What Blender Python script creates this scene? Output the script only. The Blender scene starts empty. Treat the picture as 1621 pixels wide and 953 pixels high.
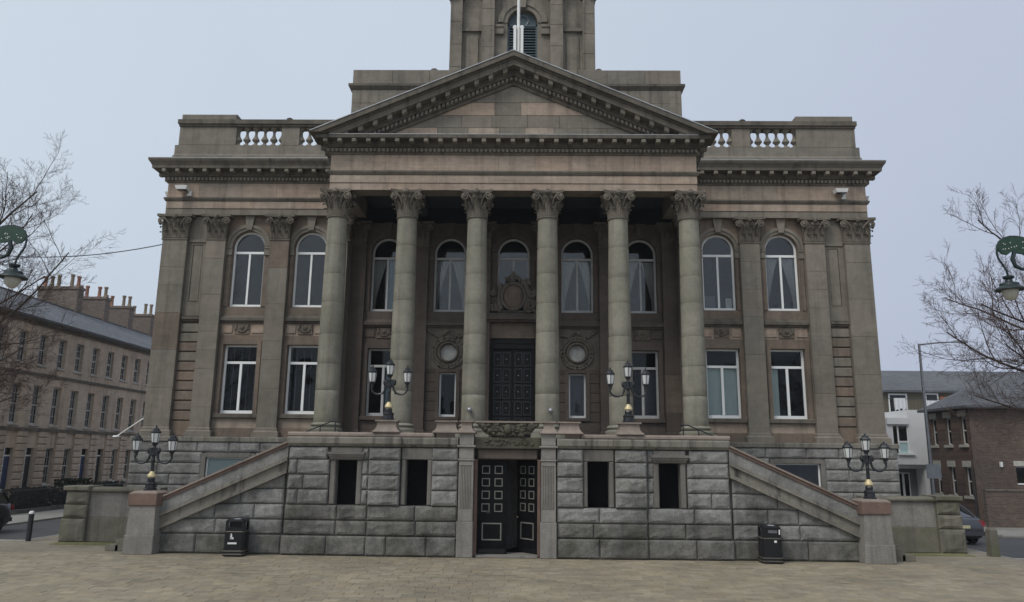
import bpy, bmesh, math, random
from mathutils import Vector, Matrix, noise as mnoise

random.seed(11)
scene = bpy.context.scene
COL = scene.collection
R = math.radians
PI = math.pi

# ------------------------------------------------------------------ camera
def set_camera():
    yaw, pitch, roll = .0176, .201, .0109
    cy, sy, cp, sp = math.cos(yaw), math.sin(yaw), math.cos(pitch), math.sin(pitch)
    fw = Vector((-sy * cp, cy * cp, sp))
    rt = Vector((cy, sy, 0))
    up = rt.cross(fw)
    cr, sr = math.cos(roll), math.sin(roll)
    r2 = cr * rt + sr * up
    u2 = -sr * rt + cr * up
    cam = bpy.data.cameras.new('camera')
    cam.sensor_fit = 'HORIZONTAL'
    cam.sensor_width = 36
    cam.lens = 1203.4 / 1621 * 36
    cam.clip_start = .1
    cam.clip_end = 3000
    o = bpy.data.objects.new('camera', cam)
    COL.objects.link(o)
    b = -fw
    o.matrix_world = Matrix(((r2.x, u2.x, b.x, .512), (r2.y, u2.y, b.y, -24.2), (r2.z, u2.z, b.z, 3.03), (0, 0, 0, 1)))
    scene.camera = o
set_camera()

# ------------------------------------------------------------------ sky, sun, exposure
SUN_EL, SUN_AZ = R(50), R(220)       # high, behind the photographer's left shoulder, veiled by cloud
world = bpy.data.worlds.new('World')
scene.world = world
world.use_nodes = True
nt = world.node_tree
nt.nodes.clear()
sky = nt.nodes.new('ShaderNodeTexSky')
sky.sky_type = 'NISHITA'
sky.sun_disc = False
sky.sun_elevation = SUN_EL
sky.sun_rotation = SUN_AZ
sky.air_density = 1.0
sky.dust_density = 6.0
hs = nt.nodes.new('ShaderNodeHueSaturation')
hs.inputs['Saturation'].default_value = .55
nt.links.new(sky.outputs[0], hs.inputs['Color'])
# the even cloud sheet that covers the whole sky, faintly mottled
tc = nt.nodes.new('ShaderNodeTexCoord')
nz = nt.nodes.new('ShaderNodeTexNoise')
nz.inputs['Scale'].default_value = 1.6
nz.inputs['Detail'].default_value = 5
nt.links.new(tc.outputs['Generated'], nz.inputs['Vector'])
dt = nt.nodes.new('ShaderNodeVectorMath')
dt.operation = 'DOT_PRODUCT'
nt.links.new(tc.outputs['Generated'], dt.inputs[0])
dt.inputs[1].default_value = (-.78, -.3, .55)       # towards the sun behind the cloud
ma = nt.nodes.new('ShaderNodeMath')
ma.operation = 'MULTIPLY_ADD'
nt.links.new(nz.outputs['Fac'], ma.inputs[0])
ma.inputs[1].default_value = .85
nt.links.new(dt.outputs['Value'], ma.inputs[2])
cr = nt.nodes.new('ShaderNodeMapRange')
cr.data_type = 'FLOAT_VECTOR'
cr.inputs[7].default_value = (-.30,) * 3
cr.inputs[8].default_value = (.90,) * 3
cr.inputs[9].default_value = (.425, .475, .61)
cr.inputs[10].default_value = (.585, .665, .755)
nt.links.new(ma.outputs[0], cr.inputs[6])
sc10 = nt.nodes.new('ShaderNodeVectorMath')
sc10.operation = 'SCALE'
sc10.inputs['Scale'].default_value = 10.4
nt.links.new(cr.outputs['Vector'], sc10.inputs[0])
mx = nt.nodes.new('ShaderNodeMix')
mx.data_type = 'RGBA'
mx.inputs['Factor'].default_value = .9
nt.links.new(hs.outputs['Color'], mx.inputs['A'])
nt.links.new(sc10.outputs[0], mx.inputs['B'])
bg = nt.nodes.new('ShaderNodeBackground')
bg.inputs['Strength'].default_value = .1
nt.links.new(mx.outputs['Result'], bg.inputs['Color'])
wo = nt.nodes.new('ShaderNodeOutputWorld')
nt.links.new(bg.outputs[0], wo.inputs['Surface'])

sd = bpy.data.lights.new('sun', 'SUN')
sd.energy = 1.5
sd.angle = R(22)
sd.color = (1, .96, .9)
so = bpy.data.objects.new('sun', sd)
COL.objects.link(so)
sdir = Vector((math.sin(SUN_AZ) * math.cos(SUN_EL), math.cos(SUN_AZ) * math.cos(SUN_EL), math.sin(SUN_EL)))
so.rotation_euler = (-sdir).to_track_quat('-Z', 'Y').to_euler()
so.location = sdir * 90

vs = scene.view_settings
vs.view_transform = 'Standard'
vs.look = 'None'
vs.exposure = .1
vs.gamma = 1
scene.render.engine = 'CYCLES'
scene.cycles.use_denoising = True
scene.cycles.max_bounces = 6
scene.cycles.transparent_max_bounces = 8

# ------------------------------------------------------------------ materials
MATS = {}
def newmat(name):
    m = bpy.data.materials.new(name)
    m.use_nodes = True
    MATS[name] = m
    return m, m.node_tree, m.node_tree.nodes['Principled BSDF']

def N(t, kind, **kw):
    n = t.nodes.new(kind)
    for k, v in kw.items():
        if k in n.inputs:
            n.inputs[k].default_value = v
        else:
            setattr(n, k, v)
    return n

def ramp(t, src, p0, p1, c0=(0, 0, 0, 1), c1=(1, 1, 1, 1)):
    r = t.nodes.new('ShaderNodeValToRGB')
    r.color_ramp.elements[0].position = p0
    r.color_ramp.elements[0].color = c0
    r.color_ramp.elements[1].position = p1
    r.color_ramp.elements[1].color = c1
    t.links.new(src, r.inputs['Fac'])
    return r.outputs['Color']

def mix(t, fac, a, b, mode='MIX'):
    m = t.nodes.new('ShaderNodeMix')
    m.data_type = 'RGBA'
    m.blend_type = mode
    for s, v in (('Factor', fac), ('A', a), ('B', b)):
        if isinstance(v, (float, int, tuple)):
            m.inputs[s].default_value = (*v, 1) if isinstance(v, tuple) and len(v) == 3 else v
        else:
            t.links.new(v, m.inputs[s])
    return m.outputs['Result']

def mul(t, a, k):
    m = t.nodes.new('ShaderNodeMath')
    m.operation = 'MULTIPLY'
    t.links.new(a, m.inputs[0])
    m.inputs[1].default_value = k
    return m.outputs[0]

def pos_noise(t, pos, scale, detail=5, rough=.6, squash=(1, 1, 1)):
    n = N(t, 'ShaderNodeTexNoise')
    n.inputs['Scale'].default_value = scale
    n.inputs['Detail'].default_value = detail
    n.inputs['Roughness'].default_value = rough
    if squash != (1, 1, 1):
        mp = N(t, 'ShaderNodeMapping')
        mp.inputs['Scale'].default_value = squash
        t.links.new(pos, mp.inputs['Vector'])
        pos = mp.outputs[0]
    t.links.new(pos, n.inputs['Vector'])
    return n.outputs['Fac']

def piece_random(t):
    oi = t.nodes.new('ShaderNodeObjectInfo')
    g = t.nodes.new('ShaderNodeNewGeometry')
    a = t.nodes.new('ShaderNodeMath')
    a.operation = 'ADD'
    t.links.new(oi.outputs['Random'], a.inputs[0])
    t.links.new(g.outputs['Random Per Island'], a.inputs[1])
    f = t.nodes.new('ShaderNodeMath')
    f.operation = 'FRACT'
    t.links.new(a.outputs[0], f.inputs[0])
    return f.outputs[0], g.outputs['Position']

def stone(name, c1, c2, hues, var=.5, streak=.35, stain=.4, soot=(.035, .034, .032), bump=.35, rough=.92, moss=0, bed=.2, grain=.25, tone=.74, warm=1, mottle=.28):
    """weathered stone: tone patches, a tint of its own for each block, soot streaks, lichen and grain"""
    wm = lambda c: (c[0] * (1 + .02 * warm) * tone, c[1] * (1 - .045 * warm) * tone, c[2] * (1 - .12 * warm) * tone)
    c1, c2, hues = tuple(v * .84 for v in wm(c1)), tuple(v * 1.12 for v in wm(c2)), [wm(h) for h in hues]
    m, t, bsdf = newmat(name)
    rnd, pos = piece_random(t)
    base = ramp(t, pos_noise(t, pos, .55, 5), .32, .68, (*c1, 1), (*c2, 1))
    hr = t.nodes.new('ShaderNodeValToRGB')
    hr.color_ramp.interpolation = 'LINEAR'
    while len(hr.color_ramp.elements) < len(hues):
        hr.color_ramp.elements.new(.5)
    for i, h in enumerate(hues):
        hr.color_ramp.elements[i].position = i / max(1, len(hues) - 1)
        hr.color_ramp.elements[i].color = (*h, 1)
    t.links.new(rnd, hr.inputs['Fac'])
    col = mix(t, var, base, hr.outputs['Color'])
    if bed:
        col = mix(t, bed, col, ramp(t, pos_noise(t, pos, 1.2, 5, .65, (.5, .5, 7)), .35, .65, (.25, .25, .25, 1), (.78, .78, .78, 1)), 'OVERLAY')
    col = mix(t, mottle, col, ramp(t, pos_noise(t, pos, 2.7, 8, .75), .3, .7, (.22, .22, .21, 1), (.8, .8, .8, 1)), 'OVERLAY')
    if stain:
        col = mix(t, mul(t, ramp(t, pos_noise(t, pos, 1.1, 8, .68), .5, .72), stain), col, soot)
    if stain:
        col = mix(t, mul(t, ramp(t, pos_noise(t, pos, .42, 7, .66), .5, .70), stain * .8), col, soot)
    if streak:
        col = mix(t, mul(t, ramp(t, pos_noise(t, pos, 1.0, 6, .6, (3.2, 3.2, .16)), .5, .7), streak), col, soot)
    if moss:
        col = mix(t, mul(t, ramp(t, pos_noise(t, pos, .8, 6, .7), .48, .68), moss), col, (.10, .115, .045))
    g = pos_noise(t, pos, 26, 6, .7)
    col = mix(t, grain, col, ramp(t, g, .3, .7, (.2, .2, .2, 1), (.85, .85, .85, 1)), 'OVERLAY')
    t.links.new(col, bsdf.inputs['Base Color'])
    bsdf.inputs['Roughness'].default_value = rough
    bsdf.inputs['Specular IOR Level'].default_value = .22
    bp = t.nodes.new('ShaderNodeBump')
    bp.inputs['Strength'].default_value = bump
    bp.inputs['Distance'].default_value = .03
    ad = t.nodes.new('ShaderNodeMath')
    ad.operation = 'MULTIPLY_ADD'
    t.links.new(pos_noise(t, pos, 5, 7, .7), ad.inputs[0])
    ad.inputs[1].default_value = 1.0
    t.links.new(mul(t, g, .35), ad.inputs[2])
    t.links.new(ad.outputs[0], bp.inputs['Height'])
    t.links.new(bp.outputs[0], bsdf.inputs['Normal'])
    return m

def plain(name, col, rough=.5, metal=0, spec=.4, noise=.15, scale=6, bump=0):
    m, t, bsdf = newmat(name)
    g = t.nodes.new('ShaderNodeNewGeometry')
    n = pos_noise(t, g.outputs['Position'], scale, 5)
    c = mix(t, noise, (*col, 1), ramp(t, n, .3, .7, (.1, .1, .1, 1), (.9, .9, .9, 1)), 'OVERLAY')
    t.links.new(c, bsdf.inputs['Base Color'])
    t.links.new(ramp(t, n, 0, 1, (rough * .75,) * 3 + (1,), (min(1, rough * 1.25),) * 3 + (1,)), bsdf.inputs['Roughness'])
    bsdf.inputs['Metallic'].default_value = metal
    bsdf.inputs['Specular IOR Level'].default_value = spec
    if bump:
        bp = t.nodes.new('ShaderNodeBump')
        bp.inputs['Strength'].default_value = bump
        bp.inputs['Distance'].default_value = .02
        t.links.new(n, bp.inputs['Height'])
        t.links.new(bp.outputs[0], bsdf.inputs['Normal'])
    return m

def glass(name, tint=(.55, .58, .6), ior=1.75, wave=.02):
    m = bpy.data.materials.new(name)
    m.use_nodes = True
    MATS[name] = m
    t = m.node_tree
    t.nodes.clear()
    out = t.nodes.new('ShaderNodeOutputMaterial')
    tr = t.nodes.new('ShaderNodeBsdfTransparent')
    tr.inputs[0].default_value = (*tint, 1)
    gl = t.nodes.new('ShaderNodeBsdfGlossy')
    gl.inputs['Roughness'].default_value = .03
    gl.inputs['Color'].default_value = (.95, .97, 1, 1)
    g = t.nodes.new('ShaderNodeNewGeometry')
    bp = t.nodes.new('ShaderNodeBump')
    bp.inputs['Strength'].default_value = wave
    t.links.new(pos_noise(t, g.outputs['Position'], 2.5, 2), bp.inputs['Height'])
    t.links.new(bp.outputs[0], gl.inputs['Normal'])
    fr = t.nodes.new('ShaderNodeFresnel')
    fr.inputs['IOR'].default_value = ior
    mxs = t.nodes.new('ShaderNodeMixShader')
    t.links.new(fr.outputs[0], mxs.inputs[0])
    t.links.new(tr.outputs[0], mxs.inputs[1])
    t.links.new(gl.outputs[0], mxs.inputs[2])
    t.links.new(mxs.outputs[0], out.inputs['Surface'])
    return m

GREY = [(.235, .225, .20), (.30, .287, .258), (.255, .25, .228), (.32, .285, .25)]
stone('grey_sandstone', (.25, .24, .215), (.315, .30, .27), GREY, var=.5, streak=.32, stain=.3, bed=.08)
stone('pink_sandstone', (.43, .365, .315), (.52, .44, .38), [(.36, .335, .30), (.52, .41, .34), (.45, .41, .365), (.56, .44, .365)], var=.6, streak=.36, stain=.3, bed=.15)
stone('brown_sandstone', (.215, .185, .16), (.29, .245, .208), [(.205, .185, .165), (.295, .23, .19), (.25, .225, .20)], var=.5, streak=.38, stain=.42, bed=.1)
stone('portico_stone', (.135, .115, .108), (.19, .162, .15), [(.13, .115, .11), (.18, .15, .135), (.16, .14, .13)], var=.5, streak=.35, stain=.4, bed=.08)  # sooty back-wall stone; its dark colour also carries shade under the portico
stone('column_sandstone', (.30, .304, .266), (.36, .362, .316), [(.305, .307, .272), (.35, .352, .308), (.32, .322, .282)], var=.35, streak=.32, stain=.25, moss=.16, bed=.05)
stone('dark_sandstone', (.155, .145, .13), (.22, .205, .182), [(.145, .14, .128), (.21, .195, .17), (.18, .17, .155)], var=.5, streak=.65, stain=.45, bed=.1)
stone('carved_sandstone', (.19, .178, .16), (.26, .24, .212), [(.19, .178, .16), (.25, .23, .20)], var=.4, streak=.3, stain=.5, bed=0)
stone('rock_faced_stone', (.285, .29, .288), (.385, .387, .38), [(.24, .246, .245), (.375, .377, .37), (.315, .319, .315), (.41, .405, .39)], var=.6, streak=.35, stain=.75, bump=.9, moss=.08, bed=.05, grain=.5, tone=.70, warm=.45, mottle=.55)
stone('plinth_stone', (.165, .166, .16), (.255, .254, .242), [(.16, .161, .156), (.25, .248, .236), (.205, .205, .196)], var=.5, streak=.4, stain=.85, bump=.9, moss=.2, bed=.05, grain=.55, tone=.68, warm=.5, mottle=.75)
stone('smooth_granite', (.29, .292, .288), (.36, .36, .352), [(.29, .29, .285), (.36, .36, .35)], var=.4, streak=.35, stain=.3, bump=.25, bed=0, grain=.35)
stone('dressed_stone', (.20, .203, .20), (.27, .272, .265), [(.20, .203, .198), (.26, .262, .255)], var=.4, streak=.4, stain=.4, bump=.3, bed=0, grain=.3)
stone('band_stone', (.25, .248, .232), (.32, .314, .292), [(.23, .23, .215), (.32, .312, .285)], var=.5, streak=.9, stain=.38, bump=.4, moss=.12, bed=.05)
stone('red_sandstone', (.20, .142, .126), (.25, .18, .162), [(.205, .15, .135), (.26, .188, .168)], var=.4, streak=.2, stain=.3, bump=.25, bed=.05)
stone('pink_coping', (.30, .262, .245), (.375, .33, .305), [(.29, .258, .24), (.385, .33, .305)], var=.4, streak=.2, stain=.3, bump=.25, bed=.05)
stone('tower_stone', (.285, .27, .24), (.35, .332, .295), [(.26, .25, .225), (.36, .335, .295)], var=.5, streak=.6, stain=.42, bed=.08)
stone('garden_stone', (.21, .21, .185), (.285, .28, .245), [(.205, .205, .18), (.285, .275, .24)], var=.5, streak=.4, stain=.45, moss=.42, bump=.6, bed=.05)
stone('sooty_stone', (.085, .082, .07), (.135, .13, .11), [(.08, .078, .066), (.13, .122, .10)], var=.4, streak=.4, stain=.5, moss=.3, bed=0)
plain('white_frame', (.84, .85, .84), .45, 0, .4, .1, 3)
plain('faded_frame', (.50, .50, .49), .5, 0, .4, .15, 3)
plain('interior', (.028, .028, .031), .9, 0, .1)
plain('net_curtain', (.62, .60, .57), .95, 0, .05, .2, 9)
plain('roller_blind', (.62, .70, .66), .9, 0, .1, .08, 4)
plain('teal_blind', (.25, .36, .38), .9, 0, .1, .1, 4)
plain('black_door', (.006, .006, .007), .6, 0, .08)
plain('oak_door_dark', (.014, .012, .012), .5, 0, .25, .3, 12)
plain('door_moulding', (.19, .185, .165), .6)
plain('brass', (.55, .42, .2), .35, 1)
plain('black_iron', (.014, .016, .02), .38, 0, .5)
plain('gold_paint', (.62, .52, .30), .45, .2)
m, t, bsdf = newmat('lantern_glass')     # opal glass: lets daylight through
t.nodes.remove(bsdf)
_d, _tr = N(t, 'ShaderNodeBsdfDiffuse'), N(t, 'ShaderNodeBsdfTranslucent')
_d.inputs[0].default_value = _tr.inputs[0].default_value = (.9, .91, .90, 1)
_m = N(t, 'ShaderNodeMixShader')
_m.inputs[0].default_value = .45
t.links.new(_d.outputs[0], _m.inputs[1])
t.links.new(_tr.outputs[0], _m.inputs[2])
t.links.new(_m.outputs[0], t.nodes['Material Output'].inputs['Surface'])
plain('boarding', (.004, .004, .005), .9, 0, .03)
plain('louvre_paint', (.075, .105, .12), .6, 0, .3)
plain('white_paint', (.75, .75, .72), .5, 0, .4, .12, 5)
plain('lead_sheet', (.42, .44, .46), .5, .2, .4, .3, 3)
plain('roof_lead', (.15, .155, .165), .6, .1, .4, .3, 2)
plain('plaster_disc', (.46, .45, .43), .85, 0, .2, .3, 5)
plain('bin_black', (.008, .008, .010), .4, 0, .35)
plain('bin_trim', (.13, .12, .095), .4, .4)
plain('label_white', (.75, .75, .72), .5)
plain('label_grey', (.12, .12, .14), .5)
plain('grey_steel', (.22, .23, .245), .45, .5, .4, .2)
plain('green_panel', (.018, .05, .032), .45, 0, .4, .3, 8)
plain('lamp_dark_green', (.010, .022, .022), .4, 0, .5)
plain('lamp_bowl', (.42, .41, .36), .2, 0, .5, .15)
glass('window_glass', (.86, .88, .89), 1.5)
glass('lower_glass', (.86, .88, .89), 1.28)
glass('dark_glass', (.4, .42, .44), 1.45)
# ------------------------------------------------------------------ mesh helpers
class MB:
    def __init__(s):
        s.v = []
        s.f = []

    def add(s, vs_, fs_):
        o = len(s.v)
        s.v += [tuple(p) for p in vs_]
        s.f += [tuple(i + o for i in f) for f in fs_]
        return s

    def box(s, x0, x1, y0, y1, z0, z1):
        return s.add([(x0, y0, z0), (x1, y0, z0), (x1, y1, z0), (x0, y1, z0), (x0, y0, z1), (x1, y0, z1), (x1, y1, z1), (x0, y1, z1)],
                     [(0, 1, 5, 4), (1, 2, 6, 5), (2, 3, 7, 6), (3, 0, 4, 7), (4, 5, 6, 7), (3, 2, 1, 0)])

    def cbox(s, x0, x1, y0, y1, z0, z1, c=.02):
        """box whose front (-Y) arrises are worn to a chamfer"""
        return s.add([(x0 + c, y0, z0 + c), (x1 - c, y0, z0 + c), (x1 - c, y0, z1 - c), (x0 + c, y0, z1 - c),
                      (x0, y0 + c, z0), (x1, y0 + c, z0), (x1, y0 + c, z1), (x0, y0 + c, z1),
                      (x0, y1, z0), (x1, y1, z0), (x1, y1, z1), (x0, y1, z1)],
                     [(0, 1, 2, 3), (4, 5, 1, 0), (5, 6, 2, 1), (6, 7, 3, 2), (7, 4, 0, 3),
                      (8, 9, 5, 4), (9, 10, 6, 5), (10, 11, 7, 6), (11, 8, 4, 7), (11, 10, 9, 8)])

    def frustum(s, a, b):
        """a, b = (x0,x1,y0,y1,z) rectangles below and above"""
        vs_ = []
        for x0, x1, y0, y1, z in (a, b):
            vs_ += [(x0, y0, z), (x1, y0, z), (x1, y1, z), (x0, y1, z)]
        return s.add(vs_, [(0, 1, 5, 4), (1, 2, 6, 5), (2, 3, 7, 6), (3, 0, 4, 7), (4, 5, 6, 7), (3, 2, 1, 0)])

    def rings(s, rs, cap0=True, cap1=True, closed=True):
        """loft through rings of equal length"""
        n = len(rs[0])
        o = len(s.v)
        for r in rs:
            s.v += [tuple(p) for p in r]
        for k in range(len(rs) - 1):
            for i in range(n if closed else n - 1):
                j = (i + 1) % n
                s.f.append((o + k * n + i, o + k * n + j, o + (k + 1) * n + j, o + (k + 1) * n + i))
        if cap0:
            s.f.append(tuple(o + i for i in reversed(range(n))))
        if cap1:
            s.f.append(tuple(o + (len(rs) - 1) * n + i for i in range(n)))
        return s

    def lathe(s, prof, n=16, cx=0, cy=0, z=0, axis='z', cap=True):
        rs = []
        for r, h in prof:
            r = max(r, .0005)
            ring = []
            for i in range(n):
                a = 2 * PI * i / n
                if axis == 'z':
                    ring.append((cx + r * math.cos(a), cy + r * math.sin(a), z + h))
                elif axis == 'y':
                    ring.append((cx + r * math.cos(a), cy - h, z + r * math.sin(a)))
                else:
                    ring.append((cx + h, cy + r * math.cos(a), z + r * math.sin(a)))
            rs.append(ring)
        return s.rings(rs, cap, cap)

    def tube(s, pts, rad, n=6, cap=True):
        pts = [Vector(p) for p in pts]
        if not isinstance(rad, (list, tuple)):
            rad = [rad] * len(pts)
        rs = []
        prev = None
        for i, p in enumerate(pts):
            d = (pts[min(i + 1, len(pts) - 1)] - pts[max(i - 1, 0)])
            if d.length < 1e-9:
                d = Vector((0, 0, 1))
            d.normalize()
            if prev is None:
                a = d.orthogonal().normalized()
            else:
                a = prev - d * prev.dot(d)
                a = a.normalized() if a.length > 1e-6 else d.orthogonal().normalized()
            prev = a
            b = d.cross(a)
            rs.append([p + (a * math.cos(2 * PI * k / n) + b * math.sin(2 * PI * k / n)) * rad[i] for k in range(n)])
        return s.rings(rs, cap, cap)

    def prism(s, poly, y0, y1, axis='y'):
        """2-D outline (x,z) pushed from y0 to y1; axis x: outline is (y,z)"""
        if axis == 'y':
            a = [(x, y0, z) for x, z in poly]
            b = [(x, y1, z) for x, z in poly]
        elif axis == 'x':
            a = [(y0, y, z) for y, z in poly]
            b = [(y1, y, z) for y, z in poly]
        else:
            a = [(x, y, y0) for x, y in poly]
            b = [(x, y, y1) for x, y in poly]
        return s.rings([a, b])

    def sweep(s, prof, path, cap=True):
        """prof = [(out,z)] closed outline, path = plan polyline; outside is on the right hand of travel"""
        n = len(path)
        rs = []
        for i, p in enumerate(path):
            p = Vector(p)
            d0 = (p - Vector(path[i - 1])).normalized() if i > 0 else None
            d1 = (Vector(path[i + 1]) - p).normalized() if i < n - 1 else None
            n0 = Vector((d0.y, -d0.x)) if d0 else None
            n1 = Vector((d1.y, -d1.x)) if d1 else None
            if n0 and n1:
                m = (n0 + n1)
                m = m / m.dot(n0) if abs(m.dot(n0)) > 1e-6 else n0
            else:
                m = n0 or n1
            rs.append([(p.x + m.x * o, p.y + m.y * o, z) for o, z in prof])
        return s.rings(rs, cap, cap)

    def blob(s, c, r, n=6, m=4, squash=(1, 1, 1), jit=0):
        rs = []
        for k in range(m + 1):
            th = PI * k / m
            ring = []
            for i in range(n):
                a = 2 * PI * i / n
                j = 1 + random.uniform(-jit, jit)
                ring.append((c[0] + r * squash[0] * max(math.sin(th), .02) * math.cos(a) * j,
                             c[1] + r * squash[1] * max(math.sin(th), .02) * math.sin(a) * j,
                             c[2] + r * squash[2] * math.cos(th)))
            rs.append(ring)
        return s.rings(rs)

    def mesh(s, name, mat, smooth=0, fix=True):
        me = bpy.data.meshes.new(name)
        me.from_pydata(s.v, [], s.f)
        if fix:
            bm = bmesh.new()
            bm.from_mesh(me)
            bmesh.ops.recalc_face_normals(bm, faces=bm.faces)
            bm.to_mesh(me)
            bm.free()
        if smooth:
            me.polygons.foreach_set('use_smooth', [True] * len(me.polygons))
            me.set_sharp_from_angle(angle=R(smooth))
        me.materials.append(MATS[mat])
        return me

    def build(s, name, mat, parent=None, smooth=0, fix=True):
        return link(name, s.mesh(name, mat, smooth, fix), parent)

def link(name, me, parent=None, loc=None, rz=None):
    o = bpy.data.objects.new(name, me)
    COL.objects.link(o)
    if parent is not None:
        o.parent = parent
    if loc is not None:
        o.location = loc
    if rz is not None:
        o.rotation_euler.z = rz
    return o

def tag(o, label=None, cat=None, group=None, kind=None):
    if label:
        o['label'] = label
    if cat:
        o['category'] = cat
    if group:
        o['group'] = group
    if kind:
        o['kind'] = kind
    return o

def thing(name, label, cat, loc=(0, 0, 0), rz=0, group=None):
    o = bpy.data.objects.new(name, None)
    COL.objects.link(o)
    o.location = loc
    o.rotation_euler.z = rz
    o.empty_display_size = .3
    return tag(o, label, cat, group)

KIDS = {}
def copy_tree(o, parent=None):
    c = o.copy()
    COL.objects.link(c)
    c.parent = parent
    for ch in [x for x in list(bpy.data.objects) if x.parent == o]:
        copy_tree(ch, c)
    return c

def rock_block(x0, x1, z0, z1, y, depth=.3, bulge=.045, rough=.035, margin=.045, nx=None, nz=3, recess=.03):
    """one rock-faced stone: drafted margin, quarry-rough face; outer face towards -Y at y"""
    w = x1 - x0
    if nx is None:
        nx = max(3, min(6, int(w / .22)))
    m = MB()
    xs = [x0, x0 + margin] + [x0 + margin + (w - 2 * margin) * (i + .5) / nx for i in range(nx)] + [x1 - margin, x1]
    h = z1 - z0
    zs = [z0, z0 + margin] + [z0 + margin + (h - 2 * margin) * (i + .5) / nz for i in range(nz)] + [z1 - margin, z1]
    sx = random.uniform(0, 50)
    W_, H_ = len(xs), len(zs)
    for j, z in enumerate(zs):
        for i, x in enumerate(xs):
            if i in (0, W_ - 1) or j in (0, H_ - 1):
                yy = y + recess
            elif i in (1, W_ - 2) or j in (1, H_ - 2):
                yy = y - .005 - random.uniform(0, .012)
            else:
                yy = y - bulge * .7 - bulge * .45 * mnoise.noise((x * 3.1 + sx, z * 4.5, sx)) - random.uniform(-rough, rough) * .35
                x = x + random.uniform(-.02, .02)
            m.v.append((x, yy, z))
    for j in range(H_ - 1):
        for i in range(W_ - 1):
            a = j * W_ + i
            m.f.append((a, a + 1, a + 1 + W_, a + W_))
    o = len(m.v)
    m.v += [(x0, y + depth, z0), (x1, y + depth, z0), (x1, y + depth, z1), (x0, y + depth, z1)]
    bl, br, tr_, tl = 0, W_ - 1, H_ * W_ - 1, (H_ - 1) * W_
    m.f.append((o, o + 1) + tuple(range(br, bl - 1, -1)))
    m.f.append((o + 2, o + 3) + tuple(range(tl, tr_ + 1)))
    m.f.append((o + 3, o) + tuple(range(bl, tl + 1, W_)))
    m.f.append((o + 1, o + 2) + tuple(range(tr_, br - 1, -W_)))
    return m

def cut(a, b, lo, hi):
    """uneven joints between a and b, pieces lo..hi long"""
    xs = [a]
    while b - xs[-1] > hi * 1.25:
        xs.append(xs[-1] + random.uniform(lo, hi))
    xs.append(b)
    return list(zip(xs[:-1], xs[1:]))

def arc(cx, cz, r, a0, a1, n):
    return [(cx + r * math.cos(a0 + (a1 - a0) * i / n), cz + r * math.sin(a0 + (a1 - a0) * i / n)) for i in range(n + 1)]
# ------------------------------------------------------------------ town hall
TH = thing('town_hall', 'large weathered sandstone town hall with six-column portico, pediment and tower', 'town hall')

def capital_leaf(m, o, rad, tan, w, h, curl, lean=.04):
    """acanthus leaf rooted at o, leaning and curling out along rad"""
    o, rad, tan = Vector(o), Vector(rad), Vector(tan)
    rs = []
    for t, ww, out, z in ((0, .8, 0, 0), (.35, 1, lean * .5, .38), (.65, .95, lean, .70), (.85, .7, lean + curl * .55, .93), (.97, .45, lean + curl, .97), (1, .16, lean + curl * 1.1, .84)):
        c = o + rad * (out + .03) + Vector((0, 0, z * h))
        rs.append([c - tan * w * ww * .5 - rad * .015, c - tan * w * ww * .2 + rad * .018, c + rad * .002, c + tan * w * ww * .2 + rad * .018, c + tan * w * ww * .5 - rad * .015, c - rad * .05])
    m.rings(rs)

def scroll(m, c, tan, nrm, r, th, sgn, turns=1.6):
    """spiral scroll lying in the plane of tan and z, eye proud along nrm"""
    c, tan, nrm = Vector(c), Vector(tan) * sgn, Vector(nrm)
    pts, rr = [], []
    n = 15
    for i in range(n):
        u = i / (n - 1)
        a = PI * .5 - u * turns * 2 * PI
        q = r * (1 - u * .8)
        pts.append(c + tan * q * math.cos(a) + Vector((0, 0, q * math.sin(a))) + nrm * (.05 * u))
        rr.append(th * (1 - u * .25))
    m.tube(pts, rr, 5)
    m.blob(c + nrm * .06, r * .3, 6, 4)

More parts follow.
